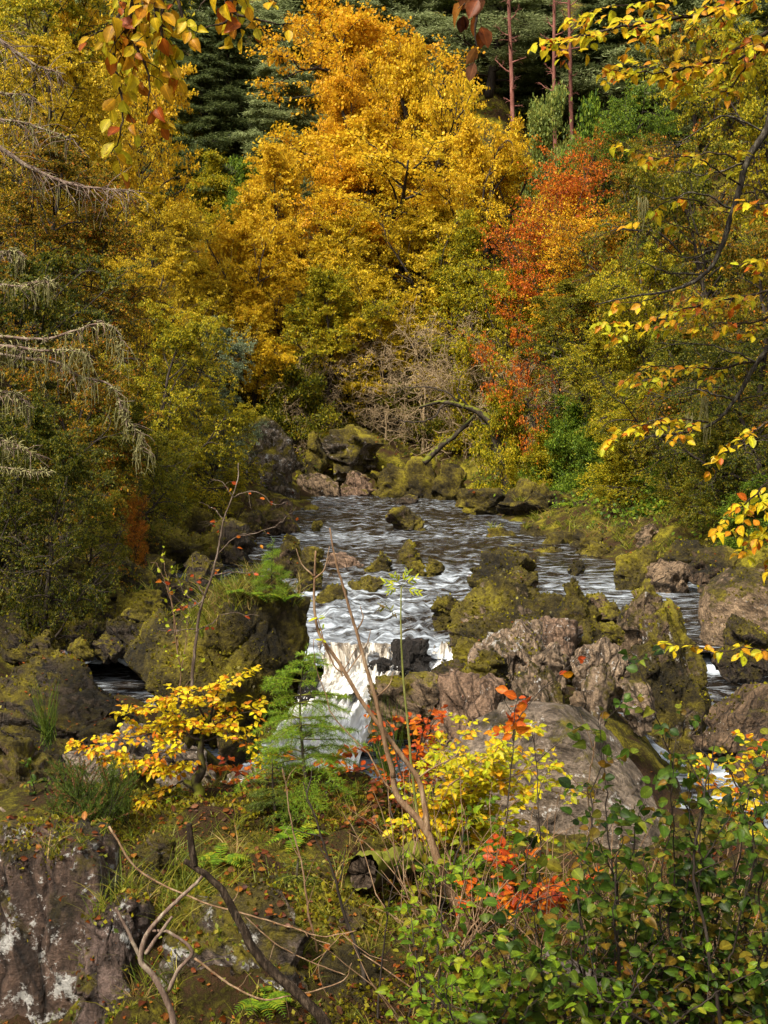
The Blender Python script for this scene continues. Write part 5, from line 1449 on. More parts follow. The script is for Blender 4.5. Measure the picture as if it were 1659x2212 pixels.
def fern(mb, rng, base, n=8, L=.5, up=.9, w=.12):
    for i in range(n):
        a = rng.uniform(0, 2 * pi)
        fr = walk(rng, base, (cos(a) * .8, sin(a) * .8, up), L * rng.uniform(.7, 1.2), 14, .03, np.array([0, 0, -.11]))
        tube(mb, fr, np.linspace(.004, .001, 15), 3, rnd=.2, cap=False)
        for q in range(2, 15):
            tg = unit(fr[min(q, 13) + 1] - fr[min(q, 13)]) if q < 14 else unit(fr[14] - fr[13])
            s = np.cross(tg, np.array([0, 0, 1.0])); s = unit(s)
            lw = w * math.sin(pi * (.12 + .86 * q / 15)) * L / .5
            c = rng.uniform(0, 1)
            pos = np.array([fr[q], fr[q]]); dr = np.array([s + tg * .35, -s + tg * .35])
            leaves(mb, pos, dr, np.array([[0, 0, 1.0]] * 2) + rng.normal(0, .15, (2, 3)), np.full(2, lw), (np.array([(0, .1, 0), (.5, .14, .02), (1, 0, -.08), (.5, -.14, .02), (0, -.1, 0)]), [np.array([(0, 1, 2, 3, 4)])]), np.full(2, c), np.full(2, c))


def blades(mb, rng, P0, n, L, w=.006, lean=.5, spread=.05, cl=None):
    """a tuft of grass blades at P0"""
    for _ in range(n):
        a = rng.uniform(0, 2 * pi)
        p = P0 + np.array([rng.normal(0, spread), rng.normal(0, spread), -.01])
        d = np.array([cos(a) * lean * rng.uniform(.2, 1.2), sin(a) * lean * rng.uniform(.2, 1.2), 1])
        q = walk(rng, p, d, L * rng.uniform(.5, 1.2), 4, .06, np.array([cos(a) * .12, sin(a) * .12, -.16]))
        s = unit(np.cross(q[1] - q[0], rng.normal(0, 1, 3)))
        ww = w * np.array([1, .95, .8, .5, .1])[:, None] / 2
        V = np.concatenate([q - s * ww, q + s * ww])
        f = np.array([(i, i + 1, i + 6, i + 5) for i in range(4)])
        r = rng.uniform(0, 1)
        mb.add(V, f, r, cl if cl is not None else r)


def caster():
    bpy.context.view_layer.update()
    dg = bpy.context.evaluated_depsgraph_get()
    def cast(x, y, z=40.0, only=None):
        hit, loc, nr, fi, ob, mx = scene.ray_cast(dg, (x, y, z), (0, 0, -1))
        return (np.array(loc), np.array(nr), ob.name) if hit else None
    return cast


def build_cover():
    """leaf litter, grass and low growth that nobody could count; set down on the ground and rocks by dropping them from above"""
    cast = caster()
    rng = np.random.default_rng(77)
    lit = MB()
    def drop_leaves(n, fx, fy, size, tpl, zmin=-9, water=False):
        Pn, Nn = [], []
        for _ in range(n):
            h = cast(fx(), fy())
            if not h or h[1][2] < .35 or h[0][2] < zmin: continue
            if 'water' in h[2] or h[2].startswith('river'): continue
            Pn.append(h[0] + h[1] * .012); Nn.append(h[1] + rng.normal(0, .3, 3))
        if not Pn: return
        K = len(Pn)
        leaves(lit, np.array(Pn), rng.normal(0, 1, (K, 3)) * np.array([1, 1, .3]), unit(np.array(Nn)), size * rng.uniform(.6, 1.2, K), tpl, rng.uniform(0, 1, K), rng.uniform(0, 1, K))
    drop_leaves(4200, lambda: rng.uniform(-2.6, 3.2), lambda: rng.uniform(5.2, 11), .05, LEAF_NEAR)
    drop_leaves(700, lambda: rng.normal(.6, .5), lambda: rng.normal(8.6, .6), .055, LEAF_NEAR)
    drop_leaves(500, lambda: rng.uniform(-6.4, -3.2), lambda: rng.uniform(15.8, 18.5), .06, LEAF_MID)
    drop_leaves(900, lambda: rng.uniform(-9, -1.4), lambda: rng.uniform(18, 34), .065, LEAF_MID)
    drop_leaves(420, lambda: rng.uniform(0.5, 6), lambda: rng.uniform(16, 25), .05, LEAF_MID)
    drop_leaves(900, lambda: rng.uniform(3, 12), lambda: rng.uniform(28, 50), .08, LEAF_MID)
    drop_leaves(2500, lambda: rng.uniform(-14, 12), lambda: rng.uniform(50, 95), .16, LEAF_FAR, .4)
    drop_leaves(5000, lambda: rng.uniform(-2.2, 3.0), lambda: rng.uniform(5.3, 9.5), .026, LEAF_MID)
    tag(lit.build('fallen_leaves', NM['litter']), kind='stuff')
    gr = MB(); st = MB()
    def tufts(n, fx, fy, nb, L, w, mb, zmin=-9):
        for _ in range(n):
            h = cast(fx(), fy())
            if not h or h[1][2] < .4 or h[0][2] < zmin or 'water' in h[2] or h[2].startswith('river'): continue
            blades(mb, rng, h[0], nb, L * rng.uniform(.6, 1.3), w, .6, L * .14)
    tufts(420, lambda: rng.uniform(-2.0, 3.0), lambda: rng.uniform(5.3, 9.8), 14, .16, .0045, gr)
    tufts(900, lambda: rng.uniform(-2.2, 2.6), lambda: rng.uniform(5.3, 9.4), 30, .05, .005, gr)
    tufts(50, lambda: rng.normal(-1.25, .22), lambda: rng.normal(6.7, .3), 22, .26, .005, gr)
    tufts(70, lambda: rng.uniform(-2.2, 3.0), lambda: rng.uniform(5.5, 9.6), 16, .2, .005, st)
    tufts(90, lambda: rng.normal(-2.6, .55), lambda: rng.normal(19.9, .5), 20, .34, .011, gr, 1.0)
    tufts(70, lambda: rng.normal(-2.4, .6), lambda: rng.normal(19.3, .5), 22, .42, .010, st, 1.0)
    tufts(260, lambda: rng.uniform(3, 12), lambda: rng.uniform(34, 50), 16, .42, .022, gr, .1)
    tufts(60, lambda: rng.uniform(3, 12), lambda: rng.uniform(34, 50), 16, .45, .022, st, .1)
    tufts(120, lambda: rng.uniform(-10, -3), lambda: rng.uniform(24, 42), 14, .35, .02, gr, .2)
    tag(gr.build('grass', NM['grass']), kind='stuff'); tag(st.build('dry_grass', NM['straw']), kind='stuff')
    # moss cushions: short shoots standing off the mossy stone
    mo = MB()
    for (C, Nn, A, ms) in SURF:
        d = np.hypot(C[:, 0], C[:, 1])
        if d.min() > 40 or ms < .15: continue
        pm = fbm(C * 1.7, 4, 5) * .55 + Nn[:, 2] * .75 + ms * .9 - .55
        w = np.where((pm > .25) & (C[:, 2] > -.9), A, 0)
        tot = w.sum()
        if tot <= 0: continue
        D = float(np.median(d)); sz = .018 + .0018 * D
        K = int(min(9000, tot / (sz * sz) * .55))
        k = rng.choice(len(C), K, p=w / tot)
        Pn = C[k] + rng.normal(0, 1, (K, 3)) * (np.sqrt(A[k]) * .5)[:, None]
        dr = unit(Nn[k] + rng.normal(0, .45, (K, 3)) + np.array([0, 0, .25]))
        cl = np.clip(.5 + .5 * fbm(Pn * 2.6, 3, 9), 0, 1)
        leaves(mo, Pn - dr * sz * .3, dr, rng.normal(0, 1, (K, 3)), sz * rng.uniform(.6, 1.3, K), LEAF_FAR, rng.uniform(0, 1, K) * .5 + cl * .5, cl)
    hb = MB()
    def carpet(mb, n, per, fx, fy, sz, sp, tpl, up, pred):
        Q, Nn, Cc = [], [], []
        for _ in range(n):
            h = cast(fx(), fy())
            if not h or h[1][2] < .3 or 'water' in h[2] or h[2].startswith('river') or not pred(h[0]): continue
            Q.append(h[0]); Nn.append(h[1]); Cc.append(rng.uniform(0, 1))
        Q = np.repeat(np.array(Q), per, 0); Nn = np.repeat(np.array(Nn), per, 0); Cc = np.repeat(np.array(Cc), per); K = len(Q)
        off = rng.normal(0, sp, (K, 3)); off -= (off * Nn).sum(1, keepdims=True) * Nn
        dr = unit(Nn * up + rng.normal(0, .5, (K, 3)))
        leaves(mb, Q + off + Nn * (.0 if up > .5 else rng.uniform(.01, .05, K)[:, None]), dr, rng.normal(0, .6, (K, 3)) + (Nn if up < .5 else 0), sz * rng.uniform(.6, 1.3, K), tpl, rng.uniform(0, 1, K), np.clip(Cc + .3 * fbm(Q * 2, 2, 3), 0, 1))
    nz = lambda p: float(fbm(p[None] * 1.3, 3, 55)[0]) > -.05
    carpet(mo, 5000, 16, lambda: rng.uniform(-2.2, 3.0), lambda: rng.uniform(5.2, 9.8), .026, .05, LEAF_FAR, 1.0, nz)
    carpet(hb, 1100, 8, lambda: rng.uniform(-2.0, 3.0), lambda: rng.uniform(5.2, 9.8), .03, .05, LEAF_MID, .25, lambda p: float(fbm(p[None] * 1.1, 3, 91)[0]) > .05)
    tag(mo.build('moss', NM['moss']), kind='stuff'); tag(hb.build('low_herbs', NM['grass']), kind='stuff')
    # low growth over the banks
    ug = MB(); uo = MB()
    for (mb, n, xr, yr, sz, zmin) in ((ug, 900, (2.5, 16), (33, 60), .13, .5), (uo, 1100, (-20, -4), (22, 60), .12, 1.0), (uo, 700, (-14, 14), (58, 84), .2, .8), (uo, 300, (8, 22), (20, 50), .13, 1.0), (uo, 500, (-30, 30), (80, 130), .3, .8)):
        C, Cc = [], []
        for _ in range(n):
            h = cast(rng.uniform(*xr), rng.uniform(*yr))
            if not h or h[0][2] < zmin or not h[2].startswith('ground'): continue
            C.append(h[0]); Cc.append(rng.uniform(0, 1))
        if not C: continue
        C = np.repeat(np.array(C), 22, 0); Cc = np.repeat(np.array(Cc), 22)
        K = len(C)
        C = C + rng.normal(0, 1, (K, 3)) * np.array([.45, .45, .22]) * (sz / .13) + np.array([0, 0, .25])
        leaves(mb, C, rng.normal(0, 1, (K, 3)), unit(rng.normal(0, .6, (K, 3)) + np.array([0, -.2, 1])), sz * rng.uniform(.6, 1.3, K), LEAF_FAR, rng.uniform(0, 1, K), np.clip(Cc, 0, 1))
    tag(ug.build('green_undergrowth', LM['green']), kind='stuff'); tag(uo.build('brown_undergrowth', LM['olive']), kind='stuff')


def build_near_plants():
    R = np.random.default_rng
    # ---- yellow beech sapling with a crooked mossy trunk
    rng = R(101)
    Y = 8.8
    b = P(428, 1800, Y); b[2] -= .1
    pl = Plant('beech_sapling', b, 'crooked mossy-trunked beech sapling in bright yellow leaf, lower left of the fall', 'sapling', 'saplings on the near ledge')
    w, lv, br = MB(), MB(), MB()
    tr = PL([(425, 1810), (428, 1750), (432, 1715), (425, 1690), (436, 1670), (432, 1630), (440, 1590), (455, 1545)], Y)
    tube(w, wobble(rng, tr, 30, .02), np.concatenate([np.linspace(.05, .036, 16), np.linspace(.034, .012, 14)]), 9)
    tube(w, PL([(428, 1700), (410, 1694), (396, 1688)], Y), [.036, .03, .02], 8)
    kw = dict(leaf=.046, gap=.05, tl=.22, upb=1.0, droop=.05, face=(0, -.3, 0), lgap=.028, wob=.03, sub=.5, flat=.8)
    S = lambda path, r=.009, **k: spray(br, lv, rng, PL(path, Y), r, .0016, **{**kw, **k})
    S([(455, 1560), (470, 1500), (500, 1475), (530, 1455)])
    S([(440, 1580), (400, 1550), (350, 1535), (300, 1530), (275, 1550)])
    S([(436, 1600), (380, 1580), (320, 1590), (270, 1600), (210, 1612), (160, 1610)], .011)
    S([(434, 1620), (370, 1625), (300, 1640), (240, 1640), (190, 1628)])
    S([(440, 1590), (470, 1560), (520, 1540), (570, 1530)])
    S([(440, 1600), (480, 1590), (530, 1600), (580, 1640)])
    S([(450, 1560), (430, 1520), (400, 1500), (350, 1505)])
    S([(455, 1545), (460, 1520), (440, 1490), (480, 1470)])
    S([(436, 1640), (400, 1640), (370, 1650), (330, 1660)])
    S([(440, 1600), (420, 1570), (370, 1560), (330, 1570)], Y if False else .008)
    S([(396, 1688), (370, 1700), (330, 1715), (300, 1740)], .008, tl=.16)
    pl.part('trunk', w, BARKM, True); pl.part('branches', br, BARK, True); pl.part('foliage', lv, NM['sapling'])
    lv2, br2 = MB(), MB()
    for path in ([(425, 1760), (380, 1745), (330, 1760), (280, 1790)], [(420, 1750), (390, 1720), (340, 1730)], [(430, 1775), (400, 1800), (340, 1810)], [(430, 1780), (470, 1790), (520, 1775)], [(424, 1770), (390, 1790), (350, 1775)]):
        spray(br2, lv2, rng, PL(path, Y - .1), .005, .0014, leaf=.05, gap=.08, tl=.14, upb=1.2, droop=.05, lgap=.035)
    br2.v = [v - pl.base for v in br2.v]; lv2.v = [v - pl.base for v in lv2.v]
    o = br2.build('basal_shoots', BARK, pl.root, True); lv2.build('green_leaves', NM['bramble'], o)
    # ---- thin sapling with a few red leaves before the great slab
    rng = R(102); Y = 16.4
    b = P(415, 1500, Y)
    pl = Plant('birch_sapling', b, 'thin leaning sapling with a handful of red leaves, in front of the great slab rock', 'sapling')
    w, lv = MB(), MB()
    main = PL([(415, 1500), (413, 1440), (420, 1360), (435, 1300), (460, 1230), (472, 1180), (488, 1110), (508, 1050), (515, 1000)], Y)
    tube(w, wobble(rng, main, 50, .01), np.linspace(.026, .005, 50), 7)
    for path in ([(472, 1195), (520, 1165), (570, 1150), (605, 1130), (640, 1095)], [(420, 1365), (460, 1350), (500, 1330), (560, 1330)], [(420, 1360), (380, 1365), (340, 1360)], [(430, 1310), (400, 1280), (380, 1240)], [(490, 1130), (460, 1100), (430, 1085)], [(500, 1075), (530, 1060), (560, 1060), (600, 1090), (625, 1085)],
                 [(460, 1245), (520, 1240), (570, 1245)], [(435, 1300), (400, 1310), (350, 1255)], [(500, 1070), (480, 1040), (455, 1035)], [(445, 1290), (420, 1250), (415, 1200)]):
        spray(w, lv, rng, PL(path, Y), .009, .003, leaf=.068, gap=.2, tl=.36, upb=.4, droop=.1, lgap=.2, face=(0, -.8, 0), dens=.32, wob=.05, flat=.3, endl=False, sub=.3)
    pl.part('stem', w, bark_mat('grey_brown_bark', (.03, .02, .015), (.1, .07, .05), (.3, .24, .19), 12), True); pl.part('foliage', lv, NM['redbush'])
    # ---- bare yellow-twigged shoot beside it
    rng = R(103); Y = 16.8
    pl = Plant('bare_shoot', P(385, 1520, Y), 'reddish bare shoot with tiny yellow leaves left of the thin leaning sapling', 'sapling')
    w, lv = MB(), MB()
    for path in ([(385, 1520), (392, 1440), (402, 1380), (405, 1330)], [(390, 1450), (370, 1300), (340, 1220), (325, 1215)], [(385, 1400), (365, 1280), (355, 1215)]):
        spray(w, lv, rng, PL(path, Y), .01, .003, leaf=.06, gap=.25, tl=.45, upb=.4, droop=0, lgap=.16, face=(0, -.6, 0), wob=.02, flat=.2, lean=.9)
    pl.part('stem', w, TANB, True); pl.part('foliage', lv, NM['rowan'])
    # ---- spruce saplings
    conifer('spruce_sapling', PL([(690, 1860), (672, 1760), (655, 1650), (650, 1560), (652, 1470), (665, 1392)], 8.6), .85, 'bright green spruce sapling standing before the white fall', 'sapling', 104, NM['needle'], 'saplings on the near ledge', nw=17, per=5, L=.028, step=.006, t0=.1, rise=.22, droop=.08)
    conifer('spruce_sapling', PL([(592, 1850), (595, 1770), (590, 1700), (588, 1640)], 8.2), .34, 'wispy dull green spruce sapling left of the bright one', 'sapling', 105, NM['needledull'], 'saplings on the near ledge', nw=10, per=4, L=.022)
    conifer('pine_seedling', PL([(905, 1760), (905, 1680), (908, 1610)], 9.6), .16, 'small bluish pine seedling against the pink rock right of the fall', 'sapling', 106, NM['needledull'], 'saplings on the near ledge', nw=6, per=4, L=.05, step=.006)
    conifer('spruce_sapling', PL([(640, 1985), (640, 1900), (645, 1840)], 7.2), .26, 'low spruce seedling beside the mossy log', 'sapling', 107, NM['needledull'], 'saplings on the near ledge', nw=8, per=4, L=.02)
    conifer('spruce_sapling', PL([(520, 1880), (525, 1800), (530, 1720)], 8.9), .3, 'short green spruce seedling between the yellow sapling and the bright spruce', 'sapling', 110, NM['needledull'], 'saplings on the near ledge', nw=9, per=4, L=.02)
    conifer('spruce_sapling', PL([(588, 1290), (586, 1230), (590, 1165)], 19.6), .5, 'young spruce growing on top of the great slab rock', 'sapling', 108, NM['needle'], 'saplings on the great slab rock', nw=9, per=5, L=.06, step=.012)
    # ---- ferns
    rng = R(109)
    cast = caster()
    def fern_on(px, Y, L, n, lab, mat='fern'):
        x = P(px, 1300, Y)[0]; h = cast(x, Y)
        p = h[0] if h else on_ground(px, Y)
        mb = MB(); fern(mb, rng, np.array([0, 0, 0.0]), n, L)
        o = mb.build('fern', NM[mat]); o.location = p
        tag(o, lab, 'fern', 'ferns')
    fern_on(545, 19.4, .45, 7, 'yellowish fern on top of the great slab rock')
    fern_on(615, 19.3, .4, 6, 'green fern right of the young spruce on the great slab rock')
    fern_on(500, 19.6, .4, 6, 'small fern at the left end of the grassy slab top')
    fern_on(1470, 40, 1.1, 14, 'big green fern above the pale cracked cliff rock')
    fern_on(1390, 41, 1.0, 12, 'green fern on the mossy slope left of the cracked cliff rock')
    fern_on(1240, 46, .9, 10, 'fern behind the round dark right-bank boulder')
    fern_on(890, 5.6, .22, 8, 'dark little fern at the very bottom centre')
    fern_on(640, 7.9, .24, 9, 'small fern among the dead leaves above the half-buried mossy stone')
    fern_on(470, 7.4, .22, 9, 'small green fern just right of the top of the arching dead branch')
    fern_on(1010, 6.3, .26, 9, 'green fern at the foot of the tall two-stemmed bare sapling')
    fern_on(560, 6.0, .2, 8, 'low fern at the right of the arching dead branch near the bottom edge')
    # ---- heather / juniper shrub
    rng = R(111); Y = 8.3
    pl = Plant('heather_shrub', on_ground(195, Y), 'bushy green heather shrub with brown seed heads, behind the sheer rock wall', 'shrub')
    w, lv, hd = MB(), MB(), MB()
    base = P(200, 1800, Y)
    for i in range(120):
        tip = P(rng.uniform(100, 300), rng.uniform(1625, 1760), Y + rng.normal(0, .22))
        c0 = base + np.array([rng.normal(0, .16), rng.normal(0, .14), -.12])
        q = wobble(rng, [c0, c0 * .5 + tip * .5 + np.array([rng.normal(0, .05), 0, .02]), tip], 10, .04)
        tube(w, q, np.linspace(.005, .0012, 10), 3, cap=False)
        needles_on(lv, rng, q[3:], .02, .005, .0032, .3, rng.uniform(0, 1))
        for _ in range(3):
            t2 = walk(rng, q[rng.integers(4, 9)], unit(q[-1] - q[-2]) + rng.normal(0, .5, 3), rng.uniform(.08, .16), 4, .1, np.array([0, 0, .08]))
            needles_on(lv, rng, t2, .018, .005, .0032, .3, rng.uniform(0, 1))
        if rng.random() < .5: needles_on(hd, rng, q[6:], .012, .005, .006, .5, .8)
    pl.part('stems', w, BARK, True); pl.part('needles', lv, NM['needledull']); pl.part('seed_heads', hd, leaf_mat('heather_heads', [(.12, .045, .02), (.25, .1, .04), (.36, .17, .08)], .2))
    # ---- broom tuft at the left
    rng = R(112); Y = 11.4
    c = P(105, 1600, Y)
    mb = MB()
    for i in range(70):
        tip = P(rng.uniform(50, 135), rng.uniform(1455, 1560), Y + rng.normal(0, .15))
        q = resample([c + rng.normal(0, .04, 3), c * .45 + tip * .55 + rng.normal(0, .03, 3), tip], 8)
        tube(mb, q, np.linspace(.004, .0012, 8), 3, rnd=rng.uniform(), clump=rng.uniform(), cap=False)
    mb.v = [v - c for v in mb.v]
    o = mb.build('broom_tuft', NM['needledull']); o.location = c; tag(o, 'upright wiry green broom tuft growing on the brown boulder at the left', 'shrub')
    rng = R(113); Y = 10.4
    c = P(840, 1690, Y); mb = MB()
    for i in range(80):
        tip = P(rng.uniform(790, 880), rng.uniform(1490, 1600), Y + rng.normal(0, .15))
        q = resample([c + rng.normal(0, .04, 3), c * .45 + tip * .55 + rng.normal(0, .03, 3), tip], 8)
        tube(mb, q, np.linspace(.003, .001, 8), 3, rnd=rng.uniform(), clump=rng.uniform(), cap=False)
    mb.v = [v - c for v in mb.v]
    o = mb.build('broom_tuft', NM['needledull']); o.location = c; tag(o, 'dark wiry broom tuft just right of the white fall', 'shrub')
    # ---- the tall two-stemmed bare sapling in the middle
    rng = R(114); Y = 7.2
    b = P(1010, 2000, Y)
    pl = Plant('ash_sapling', b, 'tall bare sapling with tan forked stems crossing the white fall in the middle', 'sapling')
    w, lv = MB(), MB()
    tube(w, wobble(rng, PL([(1012, 2010), (990, 1960), (955, 1890), (930, 1810), (905, 1770), (860, 1720), (848, 1670)], Y), 36, .008), np.linspace(.03, .017, 36), 8)
    tube(w, wobble(rng, PL([(925, 1800), (918, 1740), (905, 1680), (840, 1590), (790, 1520), (735, 1430), (700, 1380), (683, 1330), (680, 1250), (682, 1190)], Y), 46, .006), np.linspace(.019, .005, 46), 7)
    tube(w, wobble(rng, PL([(850, 1680), (830, 1600), (808, 1500), (785, 1420), (765, 1350), (742, 1270), (725, 1210), (712, 1140)], Y - .05), 46, .006), np.linspace(.016, .004, 46), 7)
    for path in ([(680, 1250), (700, 1225), (712, 1180)], [(680, 1245), (655, 1220), (640, 1185)], [(770, 1365), (785, 1335), (778, 1310)], [(905, 1680), (950, 1650), (985, 1630), (1000, 1600)], [(700, 1390), (735, 1450), (770, 1400)], [(808, 1510), (840, 1480), (850, 1450)], [(860, 1720), (820, 1650), (770, 1600), (720, 1540), (690, 1440), (678, 1380)],
                 [(735, 1440), (745, 1460), (790, 1400), (800, 1360)]):
        tube(w, wobble(rng, PL(path, Y), 16, .03), np.linspace(.006, .002, 16), 5)
    spray(w, lv, rng, PL([(700, 1390), (690, 1350), (683, 1330)], Y), .004, .002, leaf=.045, gap=.06, tl=.06, upb=.5, face=(0, -.5, 0), tpl=LEAF_LANCE)
    pl.part('stem', w, TANB, True); pl.part('foliage', lv, NM['rowan'])
    # ---- rowan with a bright tuft on top
    rng = R(115); Y = 7.6
    pl = Plant('rowan_sapling', P(905, 1790, Y), 'slender rowan stem topped by one bright lime leaf rosette in front of the river', 'sapling')
    w, lv = MB(), MB()
    st = wobble(rng, PL([(905, 1790), (892, 1680), (880, 1560), (870, 1440), (866, 1340), (867, 1268)], Y), 36, .004)
    tube(w, st, np.linspace(.011, .0045, 36), 6)
    top = st[-1]
    for (dx, dz, ln) in ((-.11, .03, 1), (.10, .055, 1), (-.05, .09, 1), (.04, .11, 1), (.12, -.025, .9), (-.08, -.03, .8)):
        d = np.array([dx, rng.normal(-.02, .04), dz])
        q = np.linspace(0, 1, 6)[:, None] * d * .75 + top
        tube(w, q, .0016, 3, cap=False)
        for t in (.55, .85, 1.15):
            for sd in (-1, 1):
                p = top + d * .75 * t
                leaves(lv, np.array([p]), np.array([unit(d) * .7 + sd * np.array([dz * 4, 0, -dx * 4]) * .9 + rng.normal(0, .1, 3)]), np.array([[0, -.9, .5]]) + rng.normal(0, .3, (1, 3)), np.array([rng.uniform(.03, .052)]), LEAF_LANCE, rng.uniform(0, 1, 1), np.array([.5]))
    q = PL([(868, 1330), (850, 1322), (832, 1312), (815, 1302)], Y); tube(w, q, .002, 4)
    wl = MB()
    for i in range(9):
        t = rng.uniform(.3, 1); p = resample(q, 20)[int(t * 19)]
        leaves(wl, np.array([p]), rng.normal(0, 1, (1, 3)) + np.array([[0, 0, -.6]]), rng.normal(0, 1, (1, 3)), np.array([.05]), LEAF_LANCE, rng.uniform(0, 1, 1), rng.uniform(0, 1, 1))
    pl.part('stem', w, bark_mat('green_stem', (.08, .09, .02), (.16, .17, .04), (.25, .22, .08), 20), True); pl.part('foliage', lv, NM['rowan']); pl.part('withered_leaf', wl, NM['straw'])
    # ---- bare shoots, thin, dark
    rng = R(116)
    G = 'bare shoots on the near ledge'
    for (path, Y, r, lab) in (([(700, 2212), (690, 2080), (665, 1960), (650, 1860), (625, 1740), (610, 1660)], 6.4, .009, 'long reddish bare shoot left of the bright spruce, from the bottom edge up'),
                              ([(805, 2200), (785, 2080), (745, 1960), (715, 1870), (680, 1760), (655, 1690)], 6.2, .012, 'dark bare shoot curving up past the mossy log to the bright spruce'),
                              ([(815, 2212), (822, 2100), (835, 1990), (850, 1900), (870, 1830)], 6.0, .007, 'straight thin bare shoot right of the dark curving one'),
                              ([(1095, 1980), (1090, 1860), (1098, 1720), (1108, 1600), (1112, 1535)], 7.6, .008, 'dark straight shoot tipped with a cluster of scarlet leaves'),
                              ([(1160, 2000), (1165, 1850), (1162, 1700), (1155, 1580)], 7.0, .007, 'thin dark shoot right of the scarlet-tipped one'),
                              ([(1000, 2180), (990, 2060), (1050, 1960), (1120, 1880), (1210, 1790)], 6.4, .007, 'reddish bare shoot slanting up to the right across the yellow bush'),
                              ([(880, 2212), (905, 2080), (930, 1960), (925, 1880)], 5.9, .006, 'fine bare shoot at the bottom centre'),
                              ([(1330, 2230), (1300, 2050), (1290, 1880), (1270, 1700), (1285, 1600)], 5.9, .008, 'reddish bare shoot rising through the middle of the alders'),
                              ([(1560, 2230), (1530, 2050), (1500, 1900), (1520, 1750), (1545, 1600)], 5.4, .010, 'dark crooked bare shoot rising through the tallest alder'),
                              ([(1240, 2230), (1200, 2100), (1130, 2010), (1040, 1960), (960, 1940)], 6.3, .007, 'reddish bare shoot slanting up to the left over the brambles'),
                              ([(930, 2230), (960, 2110), (1050, 2010), (1160, 1950), (1290, 1930)], 5.8, .006, 'thin dark shoot arching to the right over the brambles')):
        pl = Plant('bare_shoot', P(path[0][0], path[0][1], Y), lab, 'sapling', G)
        w, lv = MB(), MB()
        q = wobble(rng, PL(path, Y), 40, .012)
        tube(w, q, np.linspace(r, r * .25, 40), 6)
        for i in range(8, 38, 4):
            t2 = walk(rng, q[i], unit(q[i + 1] - q[i]) * .8 + rng.normal(0, .6, 3) * np.array([1, .5, .4]), rng.uniform(.08, .3), 6, .1, np.array([0, 0, .04]))
            tube(w, t2, np.linspace(r * .35, .001, 7), 4, cap=False)
        if 'scarlet' in lab:
            spray(w, lv, rng, PL([(1108, 1600), (1112, 1535), (1120, 1505)], Y), .003, .0014, leaf=.065, gap=.05, tl=.11, upb=.3, face=(0, -.8, 0), lgap=.045)
            spray(w, lv, rng, PL([(1108, 1570), (1160, 1500), (1220, 1450), (1262, 1410)], Y), .0028, .0012, leaf=.06, gap=.4, tl=.04, upb=.3, face=(0, -.8, 0))
        pl.part('stem', w, TANB if 'reddish' in lab else BARK, True); pl.part('foliage', lv, NM['redbush'])
    # ---- yellow beech bush
    def bush(name, base_px, Y, paths, mat, lab, seed, group='bushes on the near ledge', bark=BARK, **k):
        rng = R(seed)
        pl = Plant(name, P(base_px[0], base_px[1], Y), lab, 'bush', group)
        w, lv = MB(), MB()
        kk = dict(leaf=.055, gap=.07, tl=.22, upb=1.0, droop=.05, face=(0, -.4, 0), lgap=.038, wob=.03, sub=.35, flat=.5)
        kk.update(k)
        r = kk.pop('r', .009)
        for path in paths:
            dY = rng.normal(0, .22)
            q = PL(path, Y) ; q[:, 1] += np.linspace(0, dY, len(q))
            spray(w, lv, rng, q, r, .0016, **kk)
        pl.part('stem', w, bark, True); pl.part('foliage', lv, mat)
        return pl
    bush('beech_bush', (970, 1840), 8.2, [[(970, 1840), (990, 1740), (1040, 1660), (1090, 1590), (1140, 1560)], [(970, 1840), (975, 1750), (985, 1690), (960, 1640), (930, 1650)], [(970, 1840), (1000, 1740), (1080, 1680), (1150, 1650), (1200, 1640)], [(970, 1840), (960, 1760), (930, 1720), (890, 1700)],
                                          [(970, 1840), (1000, 1780), (1070, 1740), (1130, 1720)], [(975, 1830), (1000, 1700), (1010, 1640), (1000, 1610)], [(975, 1800), (1020, 1710), (1050, 1640)], [(975, 1800), (960, 1700), (1000, 1660), (1040, 1620), (1080, 1600)], [(980, 1800), (940, 1740), (925, 1690)],
                                          [(970, 1840), (1030, 1800), (1100, 1790)], [(970, 1840), (930, 1790), (900, 1750)], [(970, 1840), (1060, 1760), (1150, 1690), (1230, 1690)], [(970, 1840), (1020, 1730), (1100, 1640), (1150, 1600)], [(975, 1800), (950, 1720), (960, 1660), (1000, 1600)], [(980, 1840), (1080, 1800), (1160, 1760)]], NM['yellowbush'], 'bright yellow beech bush right of centre, in front of the big pale boulder', 120, bark=TANB, gap=.05, tl=.27, lgap=.034, leaf=.05)
    bush('beech_bush', (950, 1960), 7.4, [[(950, 1960), (980, 1890), (1050, 1840), (1130, 1810)], [(950, 1960), (940, 1880), (900, 1830)], [(950, 1960), (1000, 1900), (1090, 1890), (1170, 1860)], [(955, 1950), (1010, 1840), (1050, 1790)], [(955, 1950), (1060, 1930), (1150, 1910)]], NM['bramble'], 'yellow-green leafy bush just below the bright yellow one', 121)
    bush('red_leaved_bush', (880, 1760), 8.8, [[(880, 1760), (900, 1640), (915, 1560), (930, 1500)], [(880, 1760), (860, 1650), (840, 1570), (800, 1540)], [(880, 1740), (900, 1620), (880, 1560)], [(880, 1700), (920, 1590), (950, 1530)]], NM['redbush'], 'dark red leafed bush in front of the pink rock face', 122, leaf=.045)
